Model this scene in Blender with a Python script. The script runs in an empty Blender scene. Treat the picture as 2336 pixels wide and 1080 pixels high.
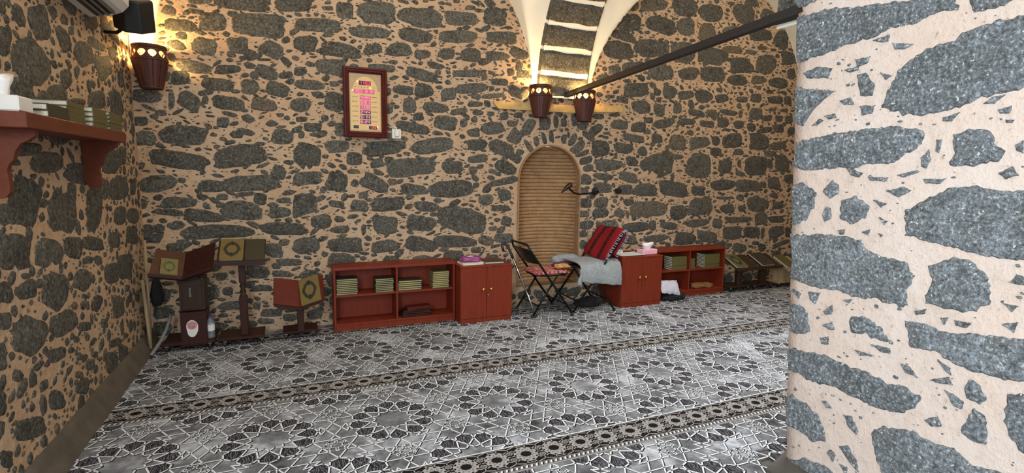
import bpy, math, random
from mathutils import Vector, Matrix, noise as mnoise

# ------------------------------------------------------------------ camera, world, light, exposure
scene = bpy.context.scene
COL = scene.collection
cam_data = bpy.data.cameras.new('camera')
cam_data.sensor_width = 36.0
cam_data.lens = 36.0 * 1176.873 / 2336.0
cam_data.clip_start = 0.02
cam = bpy.data.objects.new('camera', cam_data)
COL.objects.link(cam)
cam.matrix_world = Matrix((
    (0.917839566, 0.035275679, -0.395381029, 0.0),
    (-0.396633137, 0.121386749, -0.909916157, 0.0),
    (0.015896108, 0.991978268, 0.125405065, 1.5),
    (0, 0, 0, 1)))
scene.camera = cam

world = bpy.data.worlds.new('sky')
scene.world = world
world.use_nodes = True
bg = world.node_tree.nodes['Background']
bg.inputs[0].default_value = (0.75, 0.88, 1.0, 1)
bg.inputs[1].default_value = 1.6

def area(name, loc, target, sx, sy, power, color):
    l = bpy.data.lights.new(name, 'AREA'); l.shape = 'RECTANGLE'; l.size = sx; l.size_y = sy
    l.energy = power; l.color = color
    o = bpy.data.objects.new(name, l); COL.objects.link(o)
    o.location = loc
    o.rotation_euler = (Vector(target) - Vector(loc)).to_track_quat('-Z', 'Y').to_euler()
    return o
# daylight entering by the open doorway behind and left of the camera
area('doorway_daylight', (-1.02, -0.45, 2.05), (2.6, 1.45, 0.5), 1.3, 1.9, 185, (0.82, 0.91, 1.0))
# unseen fill light added behind the camera, facing the long wall
area('rear_fill', (1.0, -1.35, 2.0), (2.6, 5.1, 0.9), 3.2, 2.2, 14, (0.98, 0.95, 0.9))
# unseen warm fill lights added above the picture, one in each bay
area('bay_fill', (0.6, 3.0, 3.75), (0.6, 4.6, 1.6), 0.8, 0.8, 21, (1.0, 0.84, 0.62))
area('bay_fill', (4.8, 3.0, 3.75), (4.8, 4.6, 1.6), 0.8, 0.8, 30, (1.0, 0.84, 0.62))
# cool fill light added under the right-hand vault to brighten the carpet
sky = area('floor_fill', (3.9, 2.5, 3.75), (3.4, 2.6, 0.0), 1.0, 1.0, 75, (0.86, 0.93, 1.0))
sky.data.spread = math.radians(95)

scene.view_settings.view_transform = 'Standard'
scene.view_settings.look = 'None'
scene.view_settings.gamma = 1.0
scene.view_settings.use_curve_mapping = False
scene.view_settings.exposure = 0.0

# ------------------------------------------------------------------ stone layout (millimetres on each wall's plane)
MAIN_STONES = "4183,1605,238,56,56,-138;4826,1611,195,4,12,-150;1669,986,255,-58,-24,-108;5815,1630,203,-9,-2,-122;4051,1063,256,-22,-5,-95;4919,2964,221,-7,-16,-105;4461,2972,182,19,9,-117;4881,1098,182,10,22,-112;4436,1309,209,-14,-4,-97;3518,2895,211,7,-6,-96;3991,2960,204,21,6,-98;4853,3479,197,18,1,-102;5843,2962,182,10,4,-110;4120,3239,209,-18,-24,-88;-175,2718,194,5,-12,-97;1136,1515,237,16,3,-78;5404,3534,170,1,-16,-106;4451,3489,180,17,0,-99;5833,1947,185,-5,-2,-96;1551,1310,215,0,0,-81;4140,2718,182,16,6,-95;5692,1354,209,-7,2,-80;1359,1743,211,36,11,-77;1255,2965,195,-1,-13,-85;827,2949,179,17,-5,-93;5410,2899,179,28,20,-89;5868,1112,150,18,36,-105;-593,932,266,8,0,-59;4952,2751,187,9,1,-83;6117,3306,133,-9,-29,-111;-375,1592,189,34,6,-78;5462,729,163,5,18,-87;-806,1545,208,-29,-12,-66;6303,1677,124,3,13,-113;5365,1948,164,23,23,-81;3993,3458,189,26,4,-71;5243,1364,204,14,13,-65;6113,2738,188,8,3,-71;3788,2469,180,26,12,-72;3670,3224,145,8,-5,-91;-778,1754,162,-3,-8,-81;4489,3262,126,15,7,-100;4664,678,165,-6,6,-77;1591,763,206,-19,-3,-61;5724,3308,178,20,7,-68;179,1598,107,-17,-22,-110;-289,1358,204,13,0,-59;4002,1292,164,-12,-3,-72;1216,746,153,-39,-16,-73;-397,1121,143,-16,-10,-81;876,1709,180,6,-1,-64;5038,694,172,-29,-10,-65;4459,1896,114,4,7,-100;4529,1010,139,-22,-12,-80;4820,3248,116,14,8,-97;5259,1620,118,-13,-14,-94;5373,2713,165,7,2,-68;5822,723,146,-5,8,-76;4810,1898,145,25,23,-72;3891,847,175,8,10,-62;-290,2883,194,8,-7,-55;6297,708,137,22,33,-70;1229,958,136,-27,-14,-73;3460,1591,177,3,3,-58;4839,874,212,9,9,-48;1170,2790,162,-14,-14,-62;1648,3009,159,20,0,-64;2101,1744,129,-51,-32,-66;6265,3073,121,12,10,-82;1611,2829,190,15,-2,-53;3890,2282,142,-21,-18,-68;4565,2723,142,12,5,-70;-47,942,194,-6,-2,-51;3338,1782,118,4,4,-83;308,2776,170,12,-5,-58;4827,2469,132,18,14,-71;870,961,113,-3,-1,-85;2005,3068,115,0,-12,-83;6176,1393,115,1,9,-82;757,2765,189,12,-4,-50;2081,2868,171,11,-2,-55;481,2577,168,-13,-11,-54;491,765,140,-6,-2,-65;133,1168,94,8,5,-96;5828,3560,110,-29,-46,-70;3742,2713,132,31,18,-64;902,1160,136,-1,-1,-66;765,1368,109,-64,-36,-61;5736,2308,124,7,7,-71;6215,1912,153,25,20,-54;5587,899,215,4,7,-40;423,1383,84,-23,-26,-94;3584,3063,183,-18,-12,-45;1239,2426,152,-26,-14,-52;4191,696,173,19,13,-46;1989,1949,123,16,7,-65;-1001,1349,133,14,1,-60;436,2110,95,-11,-16,-82;5984,902,113,-2,7,-70;402,2424,121,0,-7,-65;1760,2337,157,12,0,-50;4291,2480,104,8,5,-75;4233,2108,154,34,16,-47;2146,1545,115,-36,-23,-60;873,742,124,17,9,-61;1497,1970,114,-4,-6,-67;3654,1792,128,-14,-9,-58;5622,517,116,-28,-16,-60;1150,1911,155,-14,-7,-47;142,780,117,2,1,-63;103,2932,129,18,-2,-57;1027,2640,116,12,-1,-62;1158,1303,147,-13,-5,-48;5200,3303,114,13,6,-60;5740,2749,131,11,5,-52;6277,890,151,6,11,-45;162,1403,115,7,1,-59;-527,2700,98,3,-9,-69;-680,1073,140,-17,-6,-47;6077,2515,137,9,5,-48;3383,1319,113,-8,-3,-58;5260,3082,146,6,-1,-45;3744,1456,118,-16,-9,-54;-449,2042,114,-10,-10,-56;1752,2667,98,10,0,-66;190,2600,101,2,-7,-64;1562,1528,103,10,6,-62;6464,1452,100,1,8,-64;4539,2465,121,9,4,-52;4835,1292,114,-8,-2,-55;5350,1056,121,-2,5,-52;1280,1131,119,-8,-3,-52;3792,1915,143,-15,-7,-42;3706,1309,112,0,3,-54;2127,1390,150,30,9,-38;1384,2120,123,-9,-7,-48;4388,851,137,-13,-2,-43;-88,2529,78,-31,-29,-64;6407,535,159,36,19,-32;-599,2500,82,-7,-14,-69;6349,2878,79,7,9,-72;4160,2261,82,-1,-3,-70;3791,693,114,-13,-3,-50;6189,2139,101,18,20,-53;-1056,931,68,-9,-11,-82;2136,776,113,-4,1,-50;-524,2194,116,-9,-8,-48;-28,1774,95,-5,-7,-59;3378,1148,95,-1,3,-59;4585,2147,130,7,3,-42;3371,1024,101,-2,2,-54;-687,2324,119,-18,-11,-44;277,1000,86,3,1,-63;3589,2064,115,-3,-3,-47;1728,2480,150,13,0,-36;-170,2049,101,-3,-6,-53;2257,1866,65,-31,-39,-64;1823,1769,95,8,4,-56;5179,2167,93,5,5,-57;5723,2514,90,1,-1,-59;4729,2261,124,-9,-6,-42;3857,2046,99,5,3,-53;2270,2334,92,-31,-24,-49;-854,1190,128,-1,-2,-41;2034,2681,118,12,1,-44;214,2247,113,-1,-5,-46;5129,2467,104,21,15,-47;442,1707,103,13,3,-50;5523,3689,118,9,-1,-44;537,2938,74,3,-8,-70;132,2069,85,-10,-12,-59;2290,2729,89,-27,-24,-50;1268,2277,79,6,0,-64;-285,558,87,-23,-11,-55;2417,1979,57,-26,-42,-69;-603,1330,106,0,-2,-47;-1034,2062,99,-3,-7,-49;-728,2043,66,-31,-27,-61;6291,1082,108,-1,5,-45;3511,896,110,-3,2,-44;-53,2189,80,-17,-16,-57;4994,2260,85,-46,-36,-37;3267,1987,83,54,33,-36;3390,1457,125,-17,-6,-37;-147,748,76,-4,-2,-62;5191,865,71,-11,-9,-65;-765,2646,102,2,-6,-46;5269,2299,133,-6,-3,-35;4921,2136,113,-6,-4,-40;5926,2102,124,18,11,-35;1497,2648,81,8,0,-56;-669,386,75,-6,-3,-60;-353,2536,74,8,-3,-61;3176,894,93,-2,2,-48;5457,2152,88,4,5,-50;1516,2260,70,5,0,-63;5679,2133,74,4,6,-59;-145,2327,74,-15,-16,-56;3040,1785,76,49,32,-37;2140,1247,80,0,1,-54;5088,1792,93,3,4,-46;2615,2028,62,3,2,-69;-275,2193,75,-1,-7,-57;3787,1635,79,2,3,-54;-1064,1717,74,-5,-8,-57;3160,1150,80,-1,2,-53;1127,2127,66,4,-1,-64;593,1592,73,2,-1,-57;1929,754,81,-24,-13,-47;1920,1195,77,6,5,-53;-73,1094,91,-2,-2,-45;6035,498,79,-4,5,-52;6544,700,56,-2,9,-73;6440,2119,72,3,7,-56;863,2455,119,1,-3,-34;3095,2040,65,-6,-10,-60;-494,259,101,-9,-2,-39;623,1145,73,-8,-6,-53;4141,1923,75,3,3,-52;3161,1418,67,1,2,-58;1834,1625,101,11,4,-38;6070,1796,104,3,4,-37;-436,2327,101,9,-2,-38;6321,2519,70,5,6,-54;-1040,104,70,-8,-3,-54;4422,2304,63,4,4,-60;5483,1798,89,-3,-1,-42;5950,2266,93,5,4,-39;4131,858,63,-11,-9,-56;5076,1931,69,3,4,-52;1069,2268,87,-8,-8,-40;3154,1639,81,21,14,-40;6377,2265,71,4,6,-49;3704,3399,69,9,3,-50;775,2619,73,8,-1,-47;2099,1105,112,-2,0,-30;3933,1758,51,26,36,-46;-788,2227,61,5,-3,-54;3484,2675,81,7,2,-40;-1023,393,61,-5,-3,-53;2165,960,56,-20,-19,-51;6076,1660,52,1,7,-62;2070,2426,87,0,-3,-37;-18,628,93,-5,-1,-34;1251,2617,78,1,-4,-40;3641,1020,63,-20,-17,-44;2966,1864,42,67,36,-16;5474,2480,88,0,-1,-35;-70,1458,51,-20,-19,-52;6203,1223,80,-10,-5,-37;5565,1201,64,8,15,-45;1990,2276,117,18,3,-25;6183,2267,69,4,5,-42;450,920,83,-3,-1,-35;-180,162,82,-8,-1,-35;-1023,243,66,-6,-2,-43;2261,1643,53,-32,-27,-37;2336,2524,68,6,1,-41;3613,2347,76,-6,-6,-36;229,1873,73,3,-1,-38;3334,2576,92,8,1,-30;-938,1109,104,-13,-3,-26;473,1859,49,2,-1,-56;3760,1155,66,-1,2,-41;5534,1517,71,-18,-14,-34;3160,658,62,-3,2,-43;5604,1053,66,-1,4,-40;3172,1911,71,-38,-20,-26;-924,2230,59,5,-3,-44;1787,1893,65,8,4,-39;1625,2098,84,12,3,-30;-252,398,90,-7,-1,-28;3146,1023,68,-1,1,-37;6031,704,35,-1,7,-71;3182,1551,66,11,9,-36;-229,1217,48,-10,-10,-48;803,1556,62,18,9,-36;3102,1715,84,29,11,-24;1385,2526,77,-12,-8,-29;5576,3080,88,-2,-4,-26;-74,522,77,-5,-1,-29;2422,1775,49,-59,-24,-16;5771,3158,82,9,3,-26;5281,1196,120,-1,2,-18;3143,788,56,-2,1,-38;3297,2137,67,4,1,-31;2122,2079,51,11,8,-39;-234,86,71,-7,-1,-29;4479,1712,72,2,2,-28;2750,2054,29,1,2,-69;6076,1097,35,-5,-8,-56;2981,2082,32,6,14,-59;1784,1501,45,1,0,-43;3998,2133,60,3,2,-32;5977,1373,52,0,4,-37;6266,2387,79,5,3,-24;1205,2020,54,12,6,-34;417,1165,65,-7,-3,-29;138,2358,51,4,-1,-37;-494,1880,46,2,-2,-41;1800,2180,75,5,0,-25;3306,761,38,-1,2,-49;-27,100,52,-5,-1,-35;2217,2008,58,-2,-2,-31;5513,1649,33,1,5,-54;-320,1804,64,-16,-7,-26;1830,2099,55,-1,-3,-32;3131,1289,52,-16,-11,-30;2854,1870,8,50,34,-4;2284,2602,38,-2,-8,-45;1821,659,57,-3,0,-30;-1084,1859,46,2,-2,-37;2698,1888,2,-60,-28,-1;1678,1985,39,2,0,-43;2608,1865,19,-57,-27,-7;2514,1832,17,-52,-29,-8;6031,2385,68,4,3,-24;-616,2858,75,10,-1,-22;3351,890,38,-1,2,-43;5956,2608,67,5,3,-24;926,2085,35,2,-1,-46;5468,2293,36,2,4,-44;5906,568,61,-2,3,-26;2848,2050,35,2,1,-45;-835,2752,43,-12,-12,-33;4041,2419,37,3,3,-42;-527,396,38,-3,-2,-39;3507,2170,82,5,1,-18;3986,1998,54,2,2,-27;2314,1703,41,-12,-12,-32;-355,75,50,-5,-1,-29;21,2316,55,10,1,-26;4652,2016,49,-11,-10,-27;-568,532,43,1,1,-33;2193,2534,38,3,1,-37;-39,1205,56,0,-1,-25;4396,606,40,-2,2,-35;-353,1261,72,11,2,-19;2290,2098,53,3,1,-26;5217,2954,61,6,2,-22;1809,2259,49,-5,-5,-27;3665,2563,63,-4,-3,-21;-859,2035,22,1,-3,-59;665,1250,40,0,-1,-32;920,1593,44,1,0,-29;3435,2371,68,5,1,-18;813,1468,49,-17,-8,-22;-71,314,41,-3,-1,-29;5177,3630,53,1,-3,-22;5419,563,53,-2,2,-22;-1114,1183,29,0,-2,-40;5074,2566,46,3,2,-25;588,1361,23,-24,-24,-25;-530,1235,42,0,-1,-27;1737,3118,54,7,0,-21;1935,2194,35,2,0,-32;1796,2024,32,2,0,-35;664,913,23,-1,-1,-48;1897,2467,30,3,0,-36;4139,2383,37,3,2,-29;2006,885,42,-1,0,-25;-298,242,30,-3,-1,-34;-233,2294,33,3,-1,-31;1999,1495,39,-13,-9,-23;3754,1007,23,0,2,-44;137,1940,46,2,-1,-22;336,1961,32,2,-1,-30;-682,1236,41,-4,-3,-23;-638,2770,47,-3,-4,-20;429,2274,43,3,-1,-22;-942,1931,42,2,-1,-22;307,1303,20,-18,-21,-26;1106,1133,37,0,0,-24;5022,3250,26,3,3,-33;1816,1349,36,0,0,-24;1972,2094,41,-1,-2,-21;5972,3150,50,5,2,-17;128,1800,26,1,-1,-33;384,2933,47,6,-1,-18;3556,1699,26,1,2,-32;2337,1908,21,4,8,-38;-1111,1493,33,1,-2,-25;-379,2787,37,5,-1,-22;-542,1166,37,0,-1,-21;3417,1955,47,2,1,-16;1977,2506,39,-6,-5,-18;-576,175,36,-4,-1,-20;1979,2350,28,2,0,-25;-403,2456,28,3,-1,-25;3569,1168,29,0,1,-24;-447,1710,37,9,2,-18;-617,2056,22,2,-2,-30;4316,3341,48,6,1,-13;2190,3164,25,3,0,-25;-356,292,27,-2,-1,-23;-150,2435,53,5,0,-11;2390,2799,21,2,1,-26;3332,3015,18,2,1,-30;2911,1917,1,-30,-18,-1;-316,2429,28,3,-1,-18;2124,2267,21,1,0,-23;-41,1967,30,2,-1,-16;13,1944,25,1,-1,-19;1854,2598,20,2,0,-22;2385,2858,23,3,0,-19;2052,2234,21,1,0,-19"
LEFT_STONES = "3555,1261,176,-19,-60,-128;3307,1989,175,72,101,-70;4008,1222,141,-10,-34,-134;4581,1345,228,-8,-22,-80;4563,753,191,-34,-23,-85;3102,1323,141,-27,-79,-95;4408,1518,187,2,-20,-77;4645,1935,161,18,-23,-88;3332,841,154,-41,-37,-79;4430,2158,168,42,43,-62;3007,708,124,-68,-87,-50;4062,2175,153,48,61,-60;3826,1447,190,-14,-43,-59;2954,1106,150,-16,-3,-76;3385,661,166,0,65,-65;3303,1053,146,-22,-16,-69;4235,769,162,-31,-16,-61;4816,961,157,-19,-18,-63;4223,1915,175,30,16,-53;3396,1508,183,2,-12,-52;3455,2209,114,40,34,-69;4872,1109,160,-14,-16,-56;4317,509,126,-28,1,-71;4092,190,123,-44,-17,-66;4548,1137,137,-12,-17,-63;4682,1562,142,3,-17,-62;3632,1032,121,-17,-15,-63;3582,1862,137,35,36,-46;3939,1014,189,-31,-19,-36;3713,830,109,-38,-68,-44;4348,167,105,-36,-17,-63;2935,292,136,-41,23,-59;4349,988,136,-17,-13,-49;3161,1834,121,16,-12,-55;4239,1344,96,-3,-16,-61;3743,2196,82,29,48,-52;4505,2460,93,27,20,-55;4228,2411,98,35,45,-39;4315,2283,158,4,-49,-33;4843,2139,84,15,2,-56;4947,1333,75,-2,-17,-61;3898,642,77,-27,-53,-41;3158,1567,154,5,-7,-30;3593,1641,141,2,-14,-31;3228,296,89,-39,-10,-43;4671,2300,89,22,16,-43;3735,1977,84,21,23,-43;3581,231,76,-42,-49,-24;3269,529,101,-18,20,-40;3030,919,89,-8,13,-41;3049,2036,57,12,-13,-62;3226,2185,53,21,32,-44;2897,1285,61,12,36,-42;4189,299,111,-18,26,-31;2834,953,72,-16,-8,-37;2744,699,48,-17,-11,-52;3898,1865,103,12,-6,-25;3679,558,95,-27,-6,-23;2808,833,59,-16,-7,-34;3705,316,65,-24,-7,-29;3405,1835,69,8,-7,-29;3997,487,67,-19,-7,-26;3822,929,85,-14,-5,-21;2703,266,48,-26,-7,-33;2711,510,35,-15,-10,-46;3992,901,66,-11,-6,-25;3628,2304,47,20,31,-23;3315,90,58,-28,-6,-24;2894,499,30,-17,-33,-33;4557,597,58,-12,-6,-22;4428,273,55,-17,-5,-18;3104,96,55,-29,-4,-17;3062,2182,38,10,-6,-28;3296,1305,48,-3,-5,-20;3770,435,28,-15,-44,-11;3675,684,39,-10,-6,-23;3536,316,51,-20,-4,-17;3864,2263,41,10,-6,-24;3560,417,37,-13,-5,-23;3064,542,22,-18,-42,-7;3778,355,47,-16,-4,-17;3785,2065,29,11,30,-17;3539,524,44,-14,-4,-17;3454,489,34,0,24,-21;3577,2028,27,8,16,-20;3033,985,40,-8,-3,-14;3704,733,40,-9,-3,-12;3043,1925,29,5,-4,-18"
PIER_STONES = "1948,2291,1757,2292,1620,2264,1461,2239,1329,2222,1230,2194,1221,2143,1320,2141,1366,2122,1458,2127,1537,2099,1653,2091,1779,2071,1908,2063,1932,2186;1400,1973,1324,2023,1227,2032,1208,2056,1103,2074,989,2074,932,2062,866,1995,838,1914,862,1850,906,1821,994,1812,1112,1796,1192,1764,1279,1747,1378,1760,1479,1798,1451,1882,1423,1950;1866,2008,1787,2031,1707,2008,1724,1960,1840,1978;1909,1945,1776,1922,1676,1903,1726,1869,1789,1814,1829,1743,1893,1769;1590,1959,1551,1962,1503,1898,1512,1853,1570,1860;1566,1821,1499,1814,1504,1777,1551,1771;1871,1669,1754,1696,1575,1715,1374,1720,1285,1687,1291,1635,1321,1609,1392,1556,1501,1552,1578,1537,1796,1521,1878,1548;1197,1673,1128,1693,1074,1681,1056,1633,1015,1600,1035,1562,1112,1542,1182,1538,1200,1563,1185,1597;1294,1582,1266,1616,1254,1573,1269,1533,1290,1546;1038,1522,996,1546,975,1515,1010,1499;1875,1447,1804,1477,1728,1420,1732,1345,1773,1276,1856,1245;1706,1432,1656,1485,1616,1456,1617,1415,1664,1392;1615,1394,1536,1419,1473,1373,1478,1324,1552,1277,1606,1302;1695,1315,1677,1359,1649,1351,1644,1299,1680,1279;1338,1364,1246,1424,1175,1470,1106,1480,1012,1459,918,1478,869,1480,802,1428,774,1350,797,1272,841,1227,896,1218,1010,1207,1120,1219,1195,1234,1326,1253,1332,1308;1190,2213,1052,2171,1053,2128,1082,2114,1173,2115,1199,2169;1416,1443,1348,1464,1313,1447,1360,1413;1233,1739,1176,1754,1201,1719,1231,1722;1110,1776,1074,1803,1042,1803,1071,1771;1452,2068,1366,2045,1397,2030,1440,2036;1536,2095,1465,2106,1466,2075,1498,2077;1606,2029,1534,2029,1545,1999,1592,1988;1653,1989,1583,1996,1582,1977,1620,1969;1490,1952,1438,1930,1463,1916;1062,1751,1020,1762,1023,1732,1054,1735;999,1623,975,1637,970,1591,990,1600;1277,1498,1193,1499,1213,1477,1267,1476;1496,1503,1404,1500,1419,1479,1484,1484;1788,1745,1751,1779,1728,1767,1759,1743;1462,1403,1401,1387,1426,1367;1431,1328,1393,1312,1405,1292;1612,1250,1576,1259,1579,1233,1599,1228;1500,1252,1463,1271,1469,1241;1247,1654,1226,1653,1230,1598,1246,1607;1995,2458,1811,2402,1817,2343,1873,2328,1979,2346;1660,1851,1610,1865,1586,1823,1637,1829;1599,1547,1516,1518,1533,1493,1575,1507;1730,1787,1676,1798,1663,1771,1706,1770;1378,1510,1305,1533,1288,1524,1351,1499;1033,1714,1008,1711,1013,1699,1032,1702;1871,1198,1675,1227,1497,1222,1463,1177,1387,1159,1308,1153,1260,1097,1287,1035,1275,962,1312,948,1404,960,1489,945,1594,957,1729,950,1843,972;1229,1148,1140,1198,1075,1192,1016,1136,1007,1055,1000,1048,1041,996,1124,983,1217,986,1224,1021,1203,1081;1290,902,1209,915,1145,897,1046,917,956,936,899,938,811,957,769,934,751,886,766,831,794,794,883,782,963,767,1073,769,1166,799,1253,788,1276,848;1837,833,1769,856,1717,818,1696,722,1766,689,1817,697;1733,926,1664,936,1687,870,1717,885;1644,848,1599,892,1594,845,1631,829;1643,777,1591,813,1576,769,1608,765;1648,714,1600,734,1601,690,1634,685;1517,818,1511,862,1433,877,1364,842,1332,792,1348,777,1424,788,1503,780;1411,757,1329,764,1317,738,1362,733;1838,571,1796,609,1618,640,1488,626,1399,628,1331,608,1254,625,1184,596,1203,540,1265,487,1374,473,1495,484,1549,495,1660,473,1746,485,1824,492;1280,712,1246,714,1209,676,1259,676;1054,696,1038,742,999,727,977,684,997,649,1040,657;1113,663,1083,661,1045,637,1049,609,1078,609;1045,539,1016,632,974,617,960,554,962,505,1002,497,1046,511;1171,511,1124,547,1105,510,1142,492;1372,359,1312,419,1202,448,1144,438,1060,444,993,413,928,432,846,445,806,386,1014,208,1240,61,1308,195,1344,269;933,661,927,723,879,751,792,779,737,754,714,692,732,616,768,562,854,515,897,560,921,607;1815,326,1773,368,1685,358,1611,322,1569,251,1565,207,1631,173,1718,189,1796,188;1607,403,1585,413,1549,389,1581,375;1500,384,1455,394,1418,336,1427,316,1469,333;1560,158,1541,186,1511,168,1524,127;1506,221,1461,250,1415,198,1399,142,1442,162;1783,-17,1681,64,1565,93,1508,79,1504,37,1754,-112;964,1130,943,1166,924,1162,892,1129,920,1127;972,1055,925,1051,941,1026;1110,951,1050,955,1068,928,1104,927;1253,949,1211,970,1212,946,1244,935;966,975,919,996,927,953;1492,139,1450,141,1456,98;1148,778,1101,758,1094,729,1121,742;1170,686,1104,721,1086,692,1138,680;1839,926,1768,907,1777,877,1824,906;1158,947,1129,955,1140,921;1476,710,1388,709,1453,686;1554,924,1509,940,1522,916;1424,1256,1401,1249,1413,1238"

YW = 5.15      # main wall plane
XL = -1.12     # left wall plane
XP = 2.375     # pier face plane

# ------------------------------------------------------------------ materials
def lin(c):
    return tuple(((v/255.0)/12.92 if v/255.0 <= 0.04045 else ((v/255.0+0.055)/1.055)**2.4) for v in c) + (1.0,)
MATS = {}
class NT:
    def __init__(self, name):
        self.m = bpy.data.materials.new(name); self.m.use_nodes = True
        self.t = self.m.node_tree; self.n = self.t.nodes; self.l = self.t.links
        self.b = self.n['Principled BSDF']
    def node(self, k, **kw):
        n = self.n.new(k)
        for a, v in kw.items():
            if a.startswith('i_'):
                key = a[2:]; key = int(key) if key.isdigit() else key.replace('_', ' ')
                n.inputs[key].default_value = v
            else: setattr(n, a, v)
        return n
    def link(self, a, b): self.l.new(a, b)
    def coord(self, kind='Object', scale=None):
        c = self.node('ShaderNodeTexCoord')
        if scale is None: return c.outputs[kind]
        mp = self.node('ShaderNodeMapping'); mp.inputs['Scale'].default_value = scale
        self.link(c.outputs[kind], mp.inputs[0]); return mp.outputs[0]
    def noise(self, vec, scale, detail=4, rough=0.6):
        n = self.node('ShaderNodeTexNoise'); n.inputs['Scale'].default_value = scale
        n.inputs['Detail'].default_value = detail; n.inputs['Roughness'].default_value = rough
        self.link(vec, n.inputs['Vector']); return n.outputs['Fac']
    def ramp(self, fac, stops, interp='LINEAR'):
        r = self.node('ShaderNodeValToRGB'); r.color_ramp.interpolation = interp
        e = r.color_ramp.elements
        while len(e) < len(stops): e.new(0.5)
        for k, (p, c) in enumerate(stops):
            e[k].position = p; e[k].color = c if len(c) == 4 else tuple(c) + (1,)
        self.link(fac, r.inputs[0]); return r.outputs[0]
    def mix(self, fac, a, b, blend='MIX'):
        m = self.node('ShaderNodeMix'); m.data_type = 'RGBA'; m.blend_type = blend
        for v, i in ((fac, 0), (a, 6), (b, 7)):
            if hasattr(v, 'is_linked'): self.link(v, m.inputs[i])
            else: m.inputs[i].default_value = v
        return m.outputs[2]
    def math(self, op, a, b=0.0, clamp=False):
        m = self.node('ShaderNodeMath'); m.operation = op; m.use_clamp = clamp
        for v, i in ((a, 0), (b, 1)):
            if hasattr(v, 'is_linked'): self.link(v, m.inputs[i])
            else: m.inputs[i].default_value = v
        return m.outputs[0]
    def attr(self, name):
        a = self.node('ShaderNodeAttribute'); a.attribute_name = name; return a.outputs['Fac']
    def bump(self, h, strength, dist):
        b = self.node('ShaderNodeBump'); b.inputs['Strength'].default_value = strength
        b.inputs['Distance'].default_value = dist
        self.link(h, b.inputs['Height']); self.link(b.outputs[0], self.b.inputs['Normal'])
    def out(self, color=None, rough=0.7, metal=0.0, spec=None):
        if color is not None:
            if hasattr(color, 'is_linked'): self.link(color, self.b.inputs['Base Color'])
            else: self.b.inputs['Base Color'].default_value = color
        if hasattr(rough, 'is_linked'): self.link(rough, self.b.inputs['Roughness'])
        else: self.b.inputs['Roughness'].default_value = rough
        self.b.inputs['Metallic'].default_value = metal
        if spec is not None: self.b.inputs['Specular IOR Level'].default_value = spec
        MATS[self.m.name] = self.m; return self.m

def plain(name, rgb, rough=0.5, metal=0.0, var=0.12, scale=40, bump=0.15, spec=None):
    t = NT(name); c = lin(rgb); v = t.coord()
    f = t.noise(v, scale, 4)
    col = t.ramp(f, [(0.3, tuple(x*(1-var) for x in c[:3])), (0.7, tuple(min(1, x*(1+var)) for x in c[:3]))])
    if bump: t.bump(f, bump, 0.002)
    return t.out(col, rough, metal, spec)

def glow(name, rgb, strength):
    t = NT(name); t.b.inputs['Emission Color'].default_value = lin(rgb)
    t.b.inputs['Emission Strength'].default_value = strength
    return t.out(lin(rgb), 0.4)

def mortar_color(t, v, light, dark, warm):
    a = t.noise(v, 2.6, 5, 0.6); b = t.noise(v, 17, 5, 0.7); c = t.noise(v, 70, 3, 0.7)
    col = t.mix(t.ramp(a, [(0.35, (0,0,0)), (0.68, (1,1,1))]), lin(light), lin(warm))
    col = t.mix(t.ramp(b, [(0.50, (0,0,0)), (0.78, (0.75,0.75,0.75))]), col, lin(dark))
    col = t.mix(t.ramp(c, [(0.60, (0,0,0)), (0.78, (0.5,0.5,0.5))]), col, lin((120, 92, 70)))
    sp = t.noise(v, 34, 4, 0.75)
    col = t.mix(t.ramp(sp, [(0.64, (0,0,0)), (0.70, (0.55,0.55,0.55))]), col, lin((112, 78, 56)))
    return col, b, c

def mortar_mat(name, light, dark, warm, relief=0.75):
    t = NT(name); v = t.coord()
    col, b, c = mortar_color(t, v, light, dark, warm)
    h = t.math('ADD', t.math('MULTIPLY', b, 1.6), t.math('MULTIPLY', c, 0.5))
    t.bump(h, relief, 0.014)
    return t.out(col, 0.95, spec=0.15)

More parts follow.
